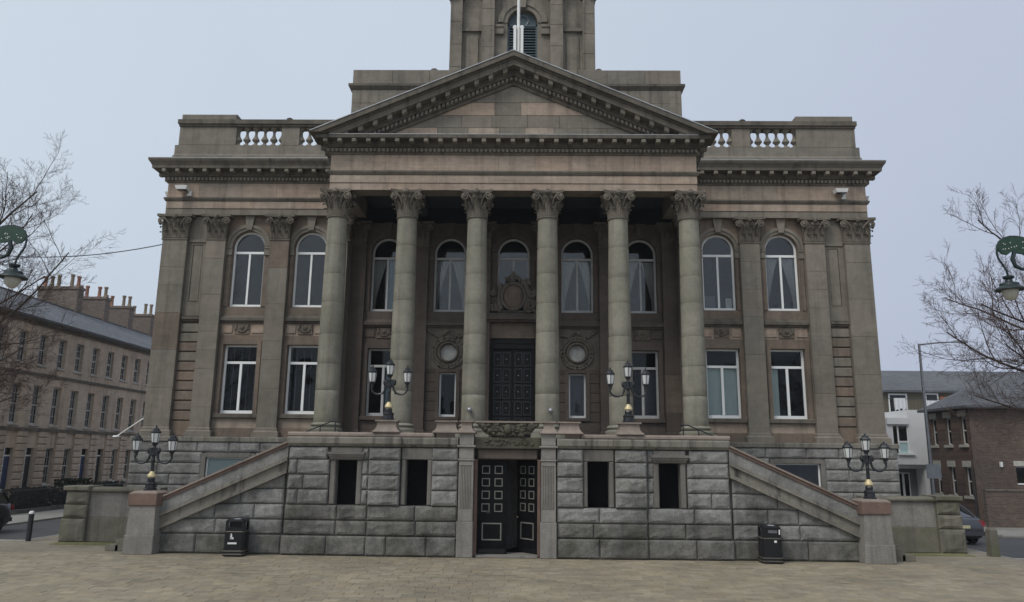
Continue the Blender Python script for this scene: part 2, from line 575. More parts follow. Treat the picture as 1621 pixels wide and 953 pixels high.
def round_capital():
    m = MB()
    m.lathe([(.375, -.03), (.42, -.02), (.425, .015), (.385, .04), (.355, .06), (.35, .5), (.40, .80), (.50, .93)], 20)
    for k in range(8):
        a = 2 * PI * (k + .5) / 8
        rd, tn = (math.cos(a), math.sin(a), 0), (-math.sin(a), math.cos(a), 0)
        capital_leaf(m, (rd[0] * .345, rd[1] * .345, .05), rd, tn, .22, .33, .12, .03)
        a = 2 * PI * k / 8
        rd, tn = (math.cos(a), math.sin(a), 0), (-math.sin(a), math.cos(a), 0)
        capital_leaf(m, (rd[0] * .345, rd[1] * .345, .05), rd, tn, .19, .60, .17, .05)
    for k in range(4):
        b = -PI / 2 + k * PI / 2
        nr = Vector((math.cos(b), math.sin(b), 0))
        tn = Vector((-math.sin(b), math.cos(b), 0))
        for sg in (-1, 1):
            scroll(m, nr * .50 + tn * sg * .45 + Vector((0, 0, .76)), tn, nr, .145, .042, sg)
            m.tube([nr * .38 + tn * sg * .16 + Vector((0, 0, .46)), nr * .46 + tn * sg * .22 + Vector((0, 0, .70)), nr * .51 + tn * sg * .38 + Vector((0, 0, .90)), nr * .51 + tn * sg * .46 + Vector((0, 0, .905))], [.03, .04, .045, .042], 5)
            scroll(m, nr * .48 + tn * sg * .13 + Vector((0, 0, .76)), tn, nr, .075, .026, -sg, 1.2)
        m.blob(nr * .57 + Vector((0, 0, .955)), .105, 8, 5, (1, 1, 1.15), .2)
        m.tube([nr * .42 + Vector((0, 0, .55)), nr * .50 + Vector((0, 0, .90))], [.03, .04], 5)
    out = []
    for k in range(4):
        b = -PI / 2 + k * PI / 2
        for p in ((-.60, .54), (-.3, .485), (0, .465), (.3, .485), (.60, .54)):
            x, r = p
            r = r + (.05 if abs(x) > .5 else 0)
            out.append((math.cos(b) * r - math.sin(b) * x, math.sin(b) * r + math.cos(b) * x))
    m.rings([[(x * .95, y * .95, .925) for x, y in out], [(x, y, .97) for x, y in out], [(x, y, 1.04) for x, y in out]])
    return m.mesh('capital', 'carved_sandstone', 35)

def flat_capital(w, d=.2, side=0):
    """pilaster capital, front face at y=0, wall behind at y=d; side=-1/+1 carves that flank too"""
    m = MB()
    h = w / 2
    m.box(-h - .035, h + .035, -.035, d, -.03, .03)
    m.frustum((-h, h, 0, d, .03), (-h - .05, h + .05, -.06, d, .94))
    n = 3
    for i in range(n):
        x = -h + w * (i + .5) / n
        capital_leaf(m, (x, 0, .04), (0, -1, 0), (1, 0, 0), w / n * .82, .33, .13, .03)
    for i in range(n + 1):
        x = -h + w * i / n
        capital_leaf(m, (max(-h + .07, min(h - .07, x)), -.01, .05), (0, -1, 0), (1, 0, 0), w / n * .62, .60, .17, .05)
    Z = lambda x, y, z: Vector((x, y, z))
    for sg in (-1, 1):
        scroll(m, Z(sg * (h + .04), -.17, .76), (1, 0, 0), (0, -1, 0), .145, .042, sg)
        m.tube([Z(sg * h * .4, -.05, .46), Z(sg * h * .55, -.13, .70), Z(sg * h * .9, -.17, .90), Z(sg * (h + .04), -.17, .905)], [.03, .04, .045, .042], 5)
        scroll(m, Z(sg * .13, -.15, .76), (1, 0, 0), (0, -1, 0), .075, .026, -sg, 1.2)
    m.blob((0, -.22, .955), .105, 8, 5, (1, .8, 1.15), .2)
    m.tube([Z(0, -.05, .55), Z(0, -.15, .9)], [.03, .04], 5)
    if side:
        for yy in (.12, .36, .6):
            if yy < d:
                capital_leaf(m, (side * h, yy, .04), (side, 0, 0), (0, 1, 0), .22, .33, .13, .03)
                capital_leaf(m, (side * h, yy + .1, .05), (side, 0, 0), (0, 1, 0), .18, .60, .17, .05)
        scroll(m, Z(side * (h + .16), .02, .76), (0, 1, 0), (side, 0, 0), .145, .042, -1)
    pts = [(-h - .22, -.24), (-h * .5, -.18), (0, -.16), (h * .5, -.18), (h + .22, -.24), (h + .22, d), (-h - .22, d)]
    m.prism(pts, .95, 1.055, 'z')
    return m.mesh('capital', 'carved_sandstone', 35)

CAP_ROUND = round_capital()
CAP_FLAT = flat_capital(.82)
CAP_L = flat_capital(1.06, .9, -1)
CAP_R = flat_capital(1.06, .9, 1)
CAP_IN = flat_capital(.76)

def pilaster(xc, w, yf, yw, cap, mat='grey_sandstone', z0=3.66, z1=11.92, joints=True):
    """pilaster with its plinth, shaft stones and capital; yf = face, yw = wall behind"""
    h = w / 2
    core = MB().box(xc - h + .01, xc + h - .01, yf + .015, yw, z0, z1).build('pilaster', mat, TH)
    p = MB().box(xc - h - .13, xc + h + .13, yf - .13, yw, z0, z0 + .2)
    p.frustum((xc - h - .11, xc + h + .11, yf - .11, yw, z0 + .203), (xc - h - .02, xc + h + .02, yf - .02, yw, z0 + .30))
    p.frustum((xc - h - .05, xc + h + .05, yf - .05, yw, z0 + .30), (xc - h - .012, xc + h + .012, yf - .012, yw, z0 + .40))
    p.build('plinth', mat, core)
    z = z0 + .40
    while z < z1 - .01:
        zz = min(z1, z + random.choice((.78, 1.17, 1.56)))
        if z1 - zz < .5:
            zz = z1
        MB().cbox(xc - h, xc + h, yf, yw - .02, z + .004, zz - .004, .006).build('stone_block', mat if random.random() < .93 else 'brown_sandstone', core)
        z = zz
    link('capital', cap, core, (xc, yf, z1))
    return core

def rect_window(xc, hw, z0, z1, y, tz, parent=TH, mat='white_frame', mull=True, fw=.088):
    f = MB()
    f.box(xc - hw, xc - hw + fw, y, y + .09, z0, z1)
    f.box(xc + hw - fw, xc + hw, y, y + .09, z0, z1)
    f.box(xc - hw + fw, xc + hw - fw, y, y + .09, z0, z0 + fw * 1.4)
    f.box(xc - hw + fw, xc + hw - fw, y, y + .09, z1 - fw * .8, z1)
    w = f.build('window', mat, TH if parent is None else parent)
    if tz:
        MB().box(xc - hw + fw, xc + hw - fw, y - .015, y + .08, tz - .05, tz + .05).build('transom', mat, w)
    zt = tz - .05 if tz else z1 - fw * .8
    if mull:
        MB().box(xc - .05, xc + .05, y - .01, y + .08, z0 + fw * 1.4, zt).build('mullion', mat, w)
        spans = [(xc - hw + fw, xc - .05), (xc + .05, xc + hw - fw)]
    else:
        spans = [(xc - hw + fw, xc + hw - fw)]
    for a, b in spans:
        MB().box(a, b, y + .035, y + .043, z0 + fw * 1.4, zt).build('pane', 'lower_glass', w)
    if tz:
        MB().box(xc - hw + fw, xc + hw - fw, y + .036, y + .044, tz + .05, z1 - fw * .8).build('pane', 'lower_glass', w)
    return w

def arch_window(xc, hw, z0, zs, y, mat='white_frame', fw=.084, tz=11.45):
    """round-headed window, springing at zs"""
    n = 18
    f = MB()
    outer = [(xc - hw, z0)] + [(xc + hw, z0)] + arc(xc, zs, hw, 0, PI, n)
    inner = [(xc - hw + fw, z0 + fw * 1.3)] + [(xc + hw - fw, z0 + fw * 1.3)] + arc(xc, zs, hw - fw, 0, PI, n)
    k = len(outer)
    vv = [(a, y, b) for a, b in outer] + [(a, y, b) for a, b in inner] + [(a, y + .09, b) for a, b in outer] + [(a, y + .09, b) for a, b in inner]
    ff = []
    for i in range(k):
        j = (i + 1) % k
        ff += [(i, j, k + j, k + i), (2 * k + i, 2 * k + j, 3 * k + j, 3 * k + i), (k + i, k + j, 3 * k + j, 3 * k + i), (i, j, 2 * k + j, 2 * k + i)]
    f.add(vv, ff)
    w = f.build('window', mat, TH)
    MB().box(xc - hw + fw, xc + hw - fw, y - .015, y + .08, tz - .05, tz + .05).build('transom', mat, w)
    MB().box(xc - .04, xc + .04, y - .01, y + .08, z0 + fw * 1.3, tz - .05).build('mullion', mat, w)
    for a, b in ((xc - hw + fw, xc - .04), (xc + .04, xc + hw - fw)):
        MB().box(a, b, y + .035, y + .043, z0 + fw * 1.3, tz - .05).build('pane', 'window_glass', w)
    pl = [(xc - hw + fw, tz + .05), (xc + hw - fw, tz + .05)] + arc(xc, zs, hw - fw, 0, PI, n)
    MB().prism(pl, y + .036, y + .044).build('pane', 'window_glass', w)
    return w

def curtain(x0, x1, z0, z1, y, shape='full', mat='net_curtain', parent=None, lean=1):
    """hanging folds; shape 'left'/'right' is gathered to that side below"""
    m = MB()
    nx, nz = 22, 8
    front, back = [], []
    for off, lst in ((0, front), (.008, back)):
        for j in range(nz + 1):
            t = j / nz
            z = z1 + (z0 - z1) * t
            a, b = x0, x1
            k = 1 - .82 * min(1, t * 1.25) ** .8
            if shape == 'left':
                b = x0 + (x1 - x0) * k
            elif shape == 'right':
                a = x1 - (x1 - x0) * k
            lst.append([(a + (b - a) * i / nx, y + off + .03 * math.sin(i * 1.9 + t * .6), z) for i in range(nx + 1)])
    o = 0
    for j in range(nz + 1):
        m.v += front[j]
    for j in range(nz + 1):
        m.v += back[j]
    S = nx + 1
    B = S * (nz + 1)
    for j in range(nz):
        for i in range(nx):
            a = j * S + i
            m.f += [(a, a + 1, a + 1 + S, a + S), (B + a + S, B + a + S + 1, B + a + 1, B + a)]
    return m.build('curtain', mat, parent, 60, fix=False)

# hollow shell behind the fronts: dark rooms, floors, back and roof
m = MB()
m.box(-14.7, 14.7, 9.3, 9.6, .0, 15.2)
m.build('room_wall', 'interior', TH)
for xa, xb, ya in ((-14.7, -7.5, 7.49), (-7.3, 7.3, 8.29), (7.5, 14.7, 7.49)):
    MB().box(xa, xb, ya, 9.3, 8.1, 8.4).build('room_floor', 'interior', TH)
    MB().box(xa, xb, ya, 9.3, 3.2, 3.6).build('room_floor', 'interior', TH)
    MB().box(xa, xb, ya, 9.3, 13.01, 13.3).build('room_ceiling', 'interior', TH)
for s in (-1, 1):
    MB().box(min(s * 14.7, s * 14.93), max(s * 14.7, s * 14.93), 7.2, 26, 3.66, 13.0).build('side_wall', 'grey_sandstone', TH)
    MB().box(min(s * 7.3, s * 7.5), max(s * 7.3, s * 7.5), 7.65, 9.3, 3.2, 13.3).build('room_partition', 'interior', TH)
MB().box(-14.93, 14.93, 25.7, 26, 0, 15.2).build('rear_wall', 'grey_sandstone', TH)
MB().box(-14.9, 14.9, 6.95, 25.8, 15.1, 15.3).build('flat_roof', 'roof_lead', TH)

def carved_boss(xc, z, y, w=.62, h=.44):
    """garland and rosette cut on the panel between the storeys"""
    b = MB().cbox(xc - w / 2, xc + w / 2, y - .03, y + .1, z - h / 2, z + h / 2, .01).build('carved_panel', 'brown_sandstone', TH)
    m = MB()
    m.lathe([(.11, 0), (.12, .03), (.08, .05), (.07, .03), (.05, .07), (.0, .08)], 10, xc, y - .03, z + .06, 'y')
    for i in range(15):
        a = PI + PI * i / 14
        m.blob((xc + .24 * math.cos(a), y - .05, z + .12 + .24 * math.sin(a)), random.uniform(.035, .055), 5, 3, (1, 1, 1), .2)
    for sx in (-1, 1):
        for q in range(3):
            m.blob((xc + sx * (.24 + .02 * q), y - .045, z + .16 - q * .08), .045, 5, 3, (1, 1, 1.2), .2)
    m.build('garland', 'carved_sandstone', b, 40)

def bay(xc, xl, xr, yw, hwl, hwu, dim=False, lower=True, foot=True, string=True):
    """one window bay: yw = wall face"""
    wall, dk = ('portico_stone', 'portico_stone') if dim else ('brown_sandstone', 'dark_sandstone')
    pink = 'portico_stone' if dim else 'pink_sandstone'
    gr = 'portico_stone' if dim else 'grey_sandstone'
    yb = yw + .48
    def blk(x0, x1, z0, z1, mat=wall, y=yw, c=.006, name='stone_block'):
        return MB().cbox(x0, x1, y, yb, z0, z1, c).build(name, mat, TH)
    # foot and apron
    if foot:
        blk(xl, xr, 3.66, 4.02, wall, yw - .05)
        blk(xl, xr, 4.024, 4.42, pink)
    if lower:
        MB().cbox(max(xl, xc - hwl - .28), min(xr, xc + hwl + .28), yw - .14, yb, 4.424, 4.60, .02).build('sill', dk, TH)
        for a, b in ((xl, xc - hwl), (xc + hwl, xr)):
            if a < xc and a < xc - hwl - .28 - .01:
                blk(a, xc - hwl - .28, 4.424, 4.60)
            if b > xc and xc + hwl + .28 < b - .01:
                blk(xc + hwl + .28, b, 4.424, 4.60)
            z = 4.604
            while z < 7.44:
                zz = min(7.45, z + .95)
                blk(a, b, z, zz - .004)
                z = zz
        blk(xl, xr, 7.454, 7.84, wall)
        # moulded surround
        sm = MB()
        sm.box(xc - hwl - .17, xc - hwl - .001, yw - .05, yw + .01, 4.604, 7.62)
        sm.box(xc + hwl + .001, xc + hwl + .17, yw - .05, yw + .01, 4.604, 7.62)
        sm.box(xc - hwl, xc + hwl, yw - .05, yw + .01, 7.46, 7.62)
        sm.build('window_surround', wall, TH)
        w = rect_window(xc, hwl, 4.62, 7.45, yw + .22, 6.72, mat='faded_frame' if dim else 'white_frame')
    # band with the carved panel
    if lower:
        blk(xl, xc - .34, 7.844, 8.36, pink, yw + .02)
        blk(xc + .34, xr, 7.844, 8.36, pink, yw + .02)
        blk(xc - .338, xc + .338, 7.844, 8.36, pink, yw + .02)
        for a, b in ((xl + .04, xc - .4), (xc + .4, xr - .04)):
            if b - a > .2:
                MB().cbox(a, b, yw - .025, yw + .03, 7.93, 8.28, .02).build('raised_panel', pink, TH)
        carved_boss(xc, 8.11, yw)
    # string course and sill zone
    if string:
        sc_ = MB()
        sc_.box(xl, xr, yw - .06, yb, 8.364, 8.44)
        sc_.box(xl, xr, yw - .16, yb, 8.444, 8.56)
        sc_.frustum((xl, xr, yw - .12, yb, 8.564), (xl, xr, yw - .03, yb, 8.70))
        sc_.build('string_course', dk, TH)
        blk(xl, xr, 8.704, 9.06, wall)
    # upper jambs, spandrel and arch
    zs = 11.68
    for a, b in ((xl, xc - hwu), (xc + hwu, xr)):
        z = 9.064
        while z < zs - .01:
            zz = min(zs, z + .87)
            blk(a, b, z, zz - .004)
            z = zz
    pl = [(xl, zs)] + [(xc - hwu, zs)] + arc(xc, zs, hwu, PI, 0, 16)[1:-1] + [(xc + hwu, zs), (xr, zs), (xr, 13.0), (xl, 13.0)]
    MB().prism(pl, yw, yb).build('spandrel', wall, TH)
    n = 16
    m = MB()
    for (r0, r1, pr) in ((hwu + .001, hwu + .13, .05), (hwu + .13, hwu + .26, .09)):
        a0, a1 = arc(xc, zs, r0, 0, PI, n), arc(xc, zs, r1, 0, PI, n)
        rs = []
        for (p, q) in zip(a0, a1):
            rs.append([(p[0], yw - pr, p[1]), (q[0], yw - pr, q[1]), (q[0], yw + .01, q[1]), (p[0], yw + .01, p[1])])
        m.rings(rs)
    arch = m.build('archivolt', gr, TH)
    MB().prism([(xc - .11, zs + hwu + .02), (xc + .11, zs + hwu + .02), (xc + .20, 12.99), (xc - .20, 12.99)], yw - .14, yw + .02).build('keystone', gr, arch)
    for sx in (-1, 1):
        im = MB()
        e0, e1 = xc + sx * (hwu + .001), xc + sx * (hwu + .30)
        a, b = min(e0, e1), max(e0, e1)
        a, b = max(a, xl), min(b, xr)
        if b - a > .05:
            im.box(a, b, yw - .09, yw + .01, 11.58, 11.66)
            im.box(a, b, yw - .06, yw + .01, 11.36, 11.577)
            im.box(a, b, yw - .09, yw + .01, 11.29, 11.357)
            im.build('impost', gr, TH)
            MB().box(a + .03, b - .03, yw - .035, yw + .01, 9.07, 11.287).build('jamb_strip', wall, TH)
    return arch_window(xc, hwu, 9.08, zs, yw + .22, 'faded_frame' if dim else 'white_frame')

YW = 7.0
for s in (-1, 1):
    # corner pair of pilasters with the panelled and coursed strip between them
    pilaster(s * 14.40, 1.06, 6.73, 7.2, CAP_L if s < 0 else CAP_R)
    pilaster(s * 12.635, .82, 6.73, 7.1, CAP_FLAT)
    pilaster(s * 9.915, .82, 6.73, 7.1, CAP_FLAT)
    pilaster(s * 7.33, .62, 6.78, 7.6, CAP_IN)
    a, b = sorted((s * 13.87, s * 13.045))
    MB().box(a, b, 7.03, 7.4, 3.66, 13.0).build('wall_strip', 'brown_sandstone', TH)
    z = 4.30
    MB().cbox(a + .005, b - .005, 6.93, 7.05, 3.67, 4.29, .02).build('stone_block', 'brown_sandstone', TH)
    for k in range(10):
        MB().cbox(a + .005, b - .005, 6.90, 7.05, z + .02, z + .383, .03).build('stone_block', random.choice(('grey_sandstone', 'brown_sandstone')), TH)
        z += .403
    sc_ = MB()
    sc_.box(a, b, 6.90, 7.03, 8.40, 8.48)
    sc_.box(a, b, 6.82, 7.03, 8.484, 8.60)
    sc_.build('string_course', 'dark_sandstone', TH)
    pn = MB()
    pn.box(a, b, 6.94, 7.03, 8.64, 9.25)
    pn.box(a, b, 6.94, 7.03, 11.72, 12.98)
    pn.box(a, a + .2, 6.94, 7.03, 9.25, 11.72)
    pn.box(b - .2, b, 6.94, 7.03, 9.25, 11.72)
    pn.cbox(a + .22, b - .22, 6.955, 7.03, 9.27, 11.70, .012)
    pn.build('recessed_panel', 'grey_sandstone', TH)
    MB().box(a, b, 6.88, 6.938, 11.83, 11.95).build('neck_moulding', 'grey_sandstone', TH)
    # two window bays
    e = sorted((s * 12.225, s * 10.325))
    wa = bay(s * 11.31, e[0], e[1], YW, .71, .69)
    e = sorted((s * 9.505, s * 7.64))
    wb = bay(s * 8.65, e[0], e[1], YW, .70, .69)
    if s > 0:
        # gathered nets upstairs, pale blind and drawn panel downstairs, papers on a sill
        curtain(s * 11.31 - .62, s * 11.31 - .03, 9.15, 11.4, YW + .42, 'left', parent=wa)
        curtain(s * 11.31 + .03, s * 11.31 + .62, 9.15, 11.4, YW + .42, 'right', parent=wa)
        MB().box(8.03, 9.27, 7.36, 7.37, 4.72, 6.66).build('window_blind', 'roller_blind', wb)
        MB().box(10.68, 10.98, 7.38, 7.39, 4.72, 6.66).build('window_blind', 'roller_blind', wa)
        MB().box(8.1, 8.55, 7.42, 7.43, 9.15, 9.75).build('paper_notice', 'label_grey', wb)
        MB().box(8.98, 9.24, 7.42, 7.43, 9.2, 9.65).build('paper_notice', 'net_curtain', wb)
    else:
        for xc, w in ((-11.31, wa), (-8.65, wb)):
            for q in (-.42, -.1, .2, .5):
                MB().box(xc + q - .012, xc + q + .012, 7.5, 7.52, 4.75, 7.35).build('blind_cord', 'label_grey', w)

# basement storey of the wings
for s in (-1, 1):
    e = sorted((s * 7.2, s * 15.2))
    x0, x1 = e
    back = MB()
    wx0, wx1 = sorted((s * 10.35, s * 12.15))
    back.box(x0, wx0, 6.62, 7.4, 0, 3.47)
    back.box(wx1, x1, 6.62, 7.4, 0, 3.47)
    back.box(wx0, wx1, 6.62, 7.4, 0, 1.35)
    back.box(wx0, wx1, 6.62, 7.4, 3.05, 3.47)
    back.box(wx0, wx1, 7.1, 7.4, 1.35, 3.05)
    base = back.build('basement_wall', 'plinth_stone', TH)
    sb = MB()
    sb.box(min(s * 14.6, s * 15.2), max(s * 14.6, s * 15.2), 7.4, 26, 0, 3.47)
    sb.build('basement_side_wall', 'plinth_stone', TH)
    z = .90
    zt = [.9, 1.33, 1.76, 2.19, 2.62, 3.05, 3.47]
    for za, zb in zip(zt[:-1], zt[1:]):
        runs = [(x0, wx0 - .18), (wx1 + .18, x1)] if za >= 1.3 and zb < 3.1 else [(x0, x1)]
        for a, b in runs:
            for p, q in cut(a, b, .85, 1.7):
                rock_block(p + .008, q - .008, za + .012, zb - .010, 6.5, .2, .03, .02, recess=.02).build('stone_block', 'rock_faced_stone', base)
    fr = MB()
    fr.box(wx0 - .17, wx0, 6.46, 6.8, 1.35, 3.02)
    fr.box(wx1, wx1 + .17, 6.46, 6.8, 1.35, 3.02)
    fr.box(wx0, wx1, 6.44, 6.8, 2.86, 3.04)
    fr.build('window_surround', 'dressed_stone', base)
    w = rect_window((wx0 + wx1) / 2, .895, 1.4, 2.85, 6.60, 0, mat='white_frame', mull=False, fw=.06)
    MB().box(wx0 + .07, wx1 - .07, 6.66, 6.67, 1.5, 2.78).build('window_blind', 'roller_blind' if s < 0 else 'label_grey', w)
    band = MB()
    band.sweep([(-.3, 3.474), (.06, 3.474), (.06, 3.62), (.02, 3.655), (-.3, 3.655)],
               [(-15.2, 26), (-15.2, 6.5), (-7.2, 6.5)] if s < 0 else [(7.2, 6.5), (15.2, 6.5), (15.2, 26)])
    band.build('base_band', 'band_stone', TH)

# ---- wing entablature
PATH = {-1: [(-14.93, 26), (-14.93, 6.73), (-7.06, 6.73)], 1: [(7.06, 6.73), (14.93, 6.73), (14.93, 26)]}
def cornice_layers(path, top=15.33, cyma=True):
    m = MB()
    m.sweep([(-.3, 14.42), (.04, 14.42), (.07, 14.50), (-.3, 14.50)], path)
    m.sweep([(-.3, 14.503), (.06, 14.503), (.06, 14.69), (-.3, 14.69)], path)
    m.sweep([(-.3, 14.693), (.11, 14.693), (.16, 14.75), (-.3, 14.75)], path)
    m.sweep([(-.3, 14.753), (.17, 14.753), (.17, 14.92), (-.3, 14.92)], path)
    m.sweep([(-.3, 14.923), (.52, 14.923), (.53, 15.06), (-.3, 15.06)], path)
    if cyma:
        m.sweep([(-.3, 15.063), (.545, 15.063), (.57, 15.12), (.63, 15.2), (.66, 15.27), (.66, top), (-.3, top)], path)
    return m
for s in (-1, 1):
    core = MB()
    core.sweep([(-.35, 13.0), (-.02, 13.0), (-.02, 14.42), (-.35, 14.42)], PATH[s])
    ent = core.build('entablature', 'grey_sandstone', TH)
    x0, x1 = sorted((s * 7.07, s * 14.93))
    for (za, zb, y0, mat, lo, hi) in ((13.0, 13.28, 6.735, 'grey_sandstone', 1.3, 2.4), (13.284, 13.60, 6.705, 'pink_sandstone', 1.3, 2.4), (13.79, 14.416, 6.72, 'pink_sandstone', 1.2, 2.2)):
        for p, q in cut(x0, x1, lo, hi):
            MB().cbox(p + .003, q - .003, y0, 6.76, za, zb, .005).build('stone_block', mat, ent)
    for (za, zb, o0) in ((13.0, 13.60, .02), (13.79, 14.416, .01)):
        yy = 8.5
        MB().box(min(s * 14.9, s * (14.93 + o0)), max(s * 14.9, s * (14.93 + o0)), 6.77, 26, za, zb).build('side_frieze', 'grey_sandstone', ent)
    MB().sweep([(-.3, 13.604), (.05, 13.604), (.10, 13.70), (.10, 13.74), (.04, 13.786), (-.3, 13.786)], PATH[s]).build('taenia', 'dark_sandstone', ent)
    co = cornice_layers(PATH[s]).build('cornice', 'dark_sandstone', TH)
    MB().sweep([(.30, 15.332), (.655, 15.332), (.655, 15.352), (.30, 15.352)], PATH[s]).build('lead_flashing', 'lead_sheet', co)
    md = MB().cbox(-.085, .085, -.3, 0, -.07, .075, .02).mesh('modillion', 'grey_sandstone')
    n = 14
    for i in range(n):
        x = s * (7.35 + (14.95 - 7.35) * i / (n - 1))
        link('modillion', md, co, (x, 6.52, 14.838))
    for i in range(3):
        link('modillion', md, co, (s * 15.14, 6.9 + i * .56, 14.838), s * PI / 2)
    dn = MB()
    x = 7.12
    while x < 14.98:
        dn.box(s * x - .05, s * x + .05, 6.565, 6.68, 14.51, 14.63)
        x += .165
    for i in range(20):
        y = 6.8 + i * .185
        dn.box(min(s * 14.98, s * 15.1), max(s * 14.98, s * 15.1), y - .055, y + .055, 14.505, 14.635)
    tag(dn.build('dentil_band', 'grey_sandstone', co), kind='stuff')

# ---- balustraded parapet on the wings
BAL = MB().lathe([(.17, 0), (.17, .05), (.14, .08), (.075, .12), (.065, .17), (.10, .23), (.16, .29), (.162, .33), (.12, .40), (.07, .50), (.055, .60), (.06, .68), (.10, .75), (.155, .79), (.17, .82), (.17, .857)], 14).mesh('baluster', 'grey_sandstone', 40)
for s in (-1, 1):
    m = MB()
    x0, x1 = sorted((s * 6.9, s * 14.92))
    m.box(x0, x1, 6.78, 7.5, 15.34, 15.72)
    m.frustum((x0, x1, 6.86, 7.42, 15.724), (x0, x1, 6.92, 7.40, 15.85))
    m.box(x0, x1, 6.93, 7.38, 15.854, 16.26)
    m.box(min(s * 14.55, s * 14.92), max(s * 14.55, s * 14.92), 7.5, 26, 15.34, 16.26)
    par = m.build('parapet', 'grey_sandstone', TH)
    for a, b in ((12.24, 14.78), (9.45, 10.25), (6.9, 7.5)):
        p, q = sorted((s * a, s * b))
        MB().cbox(p, q, 6.93, 7.36, 16.263, 17.12, .015).build('pier', 'grey_sandstone', par)
    p, q = sorted((s * 6.9, s * 14.80))
    c = MB()
    c.box(p, q, 6.87, 7.42, 17.123, 17.22)
    c.box(min(p, s * 14.84), max(q, s * 14.84), 6.80, 7.48, 17.223, 17.42)
    c.build('coping', 'dark_sandstone', par)
    p, q = sorted((s * 12.27, s * 14.72))
    MB().cbox(p, q, 6.90, 7.4, 17.423, 17.70, .03).build('corner_block', 'grey_sandstone', par)
    MB().box(min(s * 14.3, s * 14.8), max(s * 14.3, s * 14.8), 7.5, 26, 16.263, 17.42).build('side_parapet', 'grey_sandstone', par)
    MB().lathe([(.16, 0), (.18, .05), (.13, .1), (.15, .14), (.08, .19)], 10, s * 9.98, 7.1, 17.42).build('finial', 'dark_sandstone', par)
    for a, b, n in ((10.25, 12.24, 5), (7.5, 9.45, 5)):
        st = (b - a) / n
        for i in range(n + 1):
            xx = a + st * i
            xx = min(max(xx, a + .02), b - .02)
            link('baluster', BAL, par, (s * xx, 7.15, 16.265))

# ---- floodlights under the cornice
def floodlight(x, y, z, rz, label):
    t = thing('floodlight', label, 'floodlight', (x, y, z), rz, 'floodlights under the wing cornice')
    MB().frustum((-.22, .22, -.42, -.12, -.02), (-.26, .26, -.46, -.08, .14)).build('housing', 'white_paint', t)
    MB().box(-.2, .2, -.40, -.14, -.035, -.022).build('lens', 'dark_glass', t)
    MB().tube([(.0, -.2, .05), (.16, -.06, -.08), (.2, .02, -.1)], .03, 6).build('arm', 'grey_steel', t)
    b = MB().box(.12, .3, -.06, .03, -.2, .02)
    b.build('gear_box', 'white_paint', t)
    return t
floodlight(-14.15, 6.70, 14.02, 0, 'white floodlight fixed to the frieze above the leftmost pilasters')
floodlight(-14.95, 7.7, 14.15, R(-90), 'white floodlight jutting out past the left corner below the cornice')
floodlight(13.75, 6.70, 14.02, 0, 'white floodlight fixed to the frieze above the rightmost pilasters')
floodlight(14.95, 7.7, 14.10, R(90), 'white floodlight jutting out past the right corner below the cornice')
plain('stud_steel', (.35, .35, .36), .35, .6)
plain('coffer_paint', (.030, .030, .038), .4, 0, .4)
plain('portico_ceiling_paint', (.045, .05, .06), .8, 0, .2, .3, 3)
# ------------------------------------------------------------------ portico
YC = 3.9
COLX = (6.766, 4.06, 1.353)
MB().box(-7.45, 7.45, 2.62, 6.44, 0, 3.64).build('podium', 'plinth_stone', TH)
MB().box(-7.19, 7.19, 6.44, 8.3, 0, 3.645).build('portico_floor', 'smooth_granite', TH)

def column(x, i):
    core = MB().lathe([(.425, 0), (.41, 3), (.355, 7.8)], 24, x, YC, 4.15).build('column', 'column_sandstone', TH, 40)
    b = MB().box(x - .60, x + .60, YC - .60, YC + .60, 3.65, 3.84)
    b.lathe([(.59, 0), (.61, .04), (.60, .10), (.54, .12), (.49, .15), (.49, .18), (.54, .20), (.55, .24), (.50, .28), (.455, .31)], 28, x, YC, 3.844)
    b.build('base', 'column_sandstone', core, 40)
    def rad(t):
        return .443 - .074 * max(0, (t - .2) / .8) ** 1.25
    zs = [4.15]
    n = 7
    for k in range(n):
        zs.append(4.15 + 7.80 * (k + 1) / n + (random.uniform(-.09, .09) if k < n - 1 else 0))
    for a, b_ in zip(zs[:-1], zs[1:]):
        pr = []
        for q in range(5):
            z = a + .004 + (b_ - a - .008) * q / 4
            pr.append((rad((z - 4.15) / 7.8), z))
        pr[0] = (pr[0][0] - .008, pr[0][1])
        pr[-1] = (pr[-1][0] - .008, pr[-1][1])
        pr.insert(1, (pr[1][0], a + .014))
        pr.insert(-1, (pr[-2][0], b_ - .014))
        MB().lathe(pr, 28, x, YC, 0).build('drum', 'column_sandstone', core, 40)
    link('capital', CAP_ROUND, core, (x, YC, 11.95))
    return core
for s in (-1, 1):
    for x in COLX:
        column(s * x, 0)

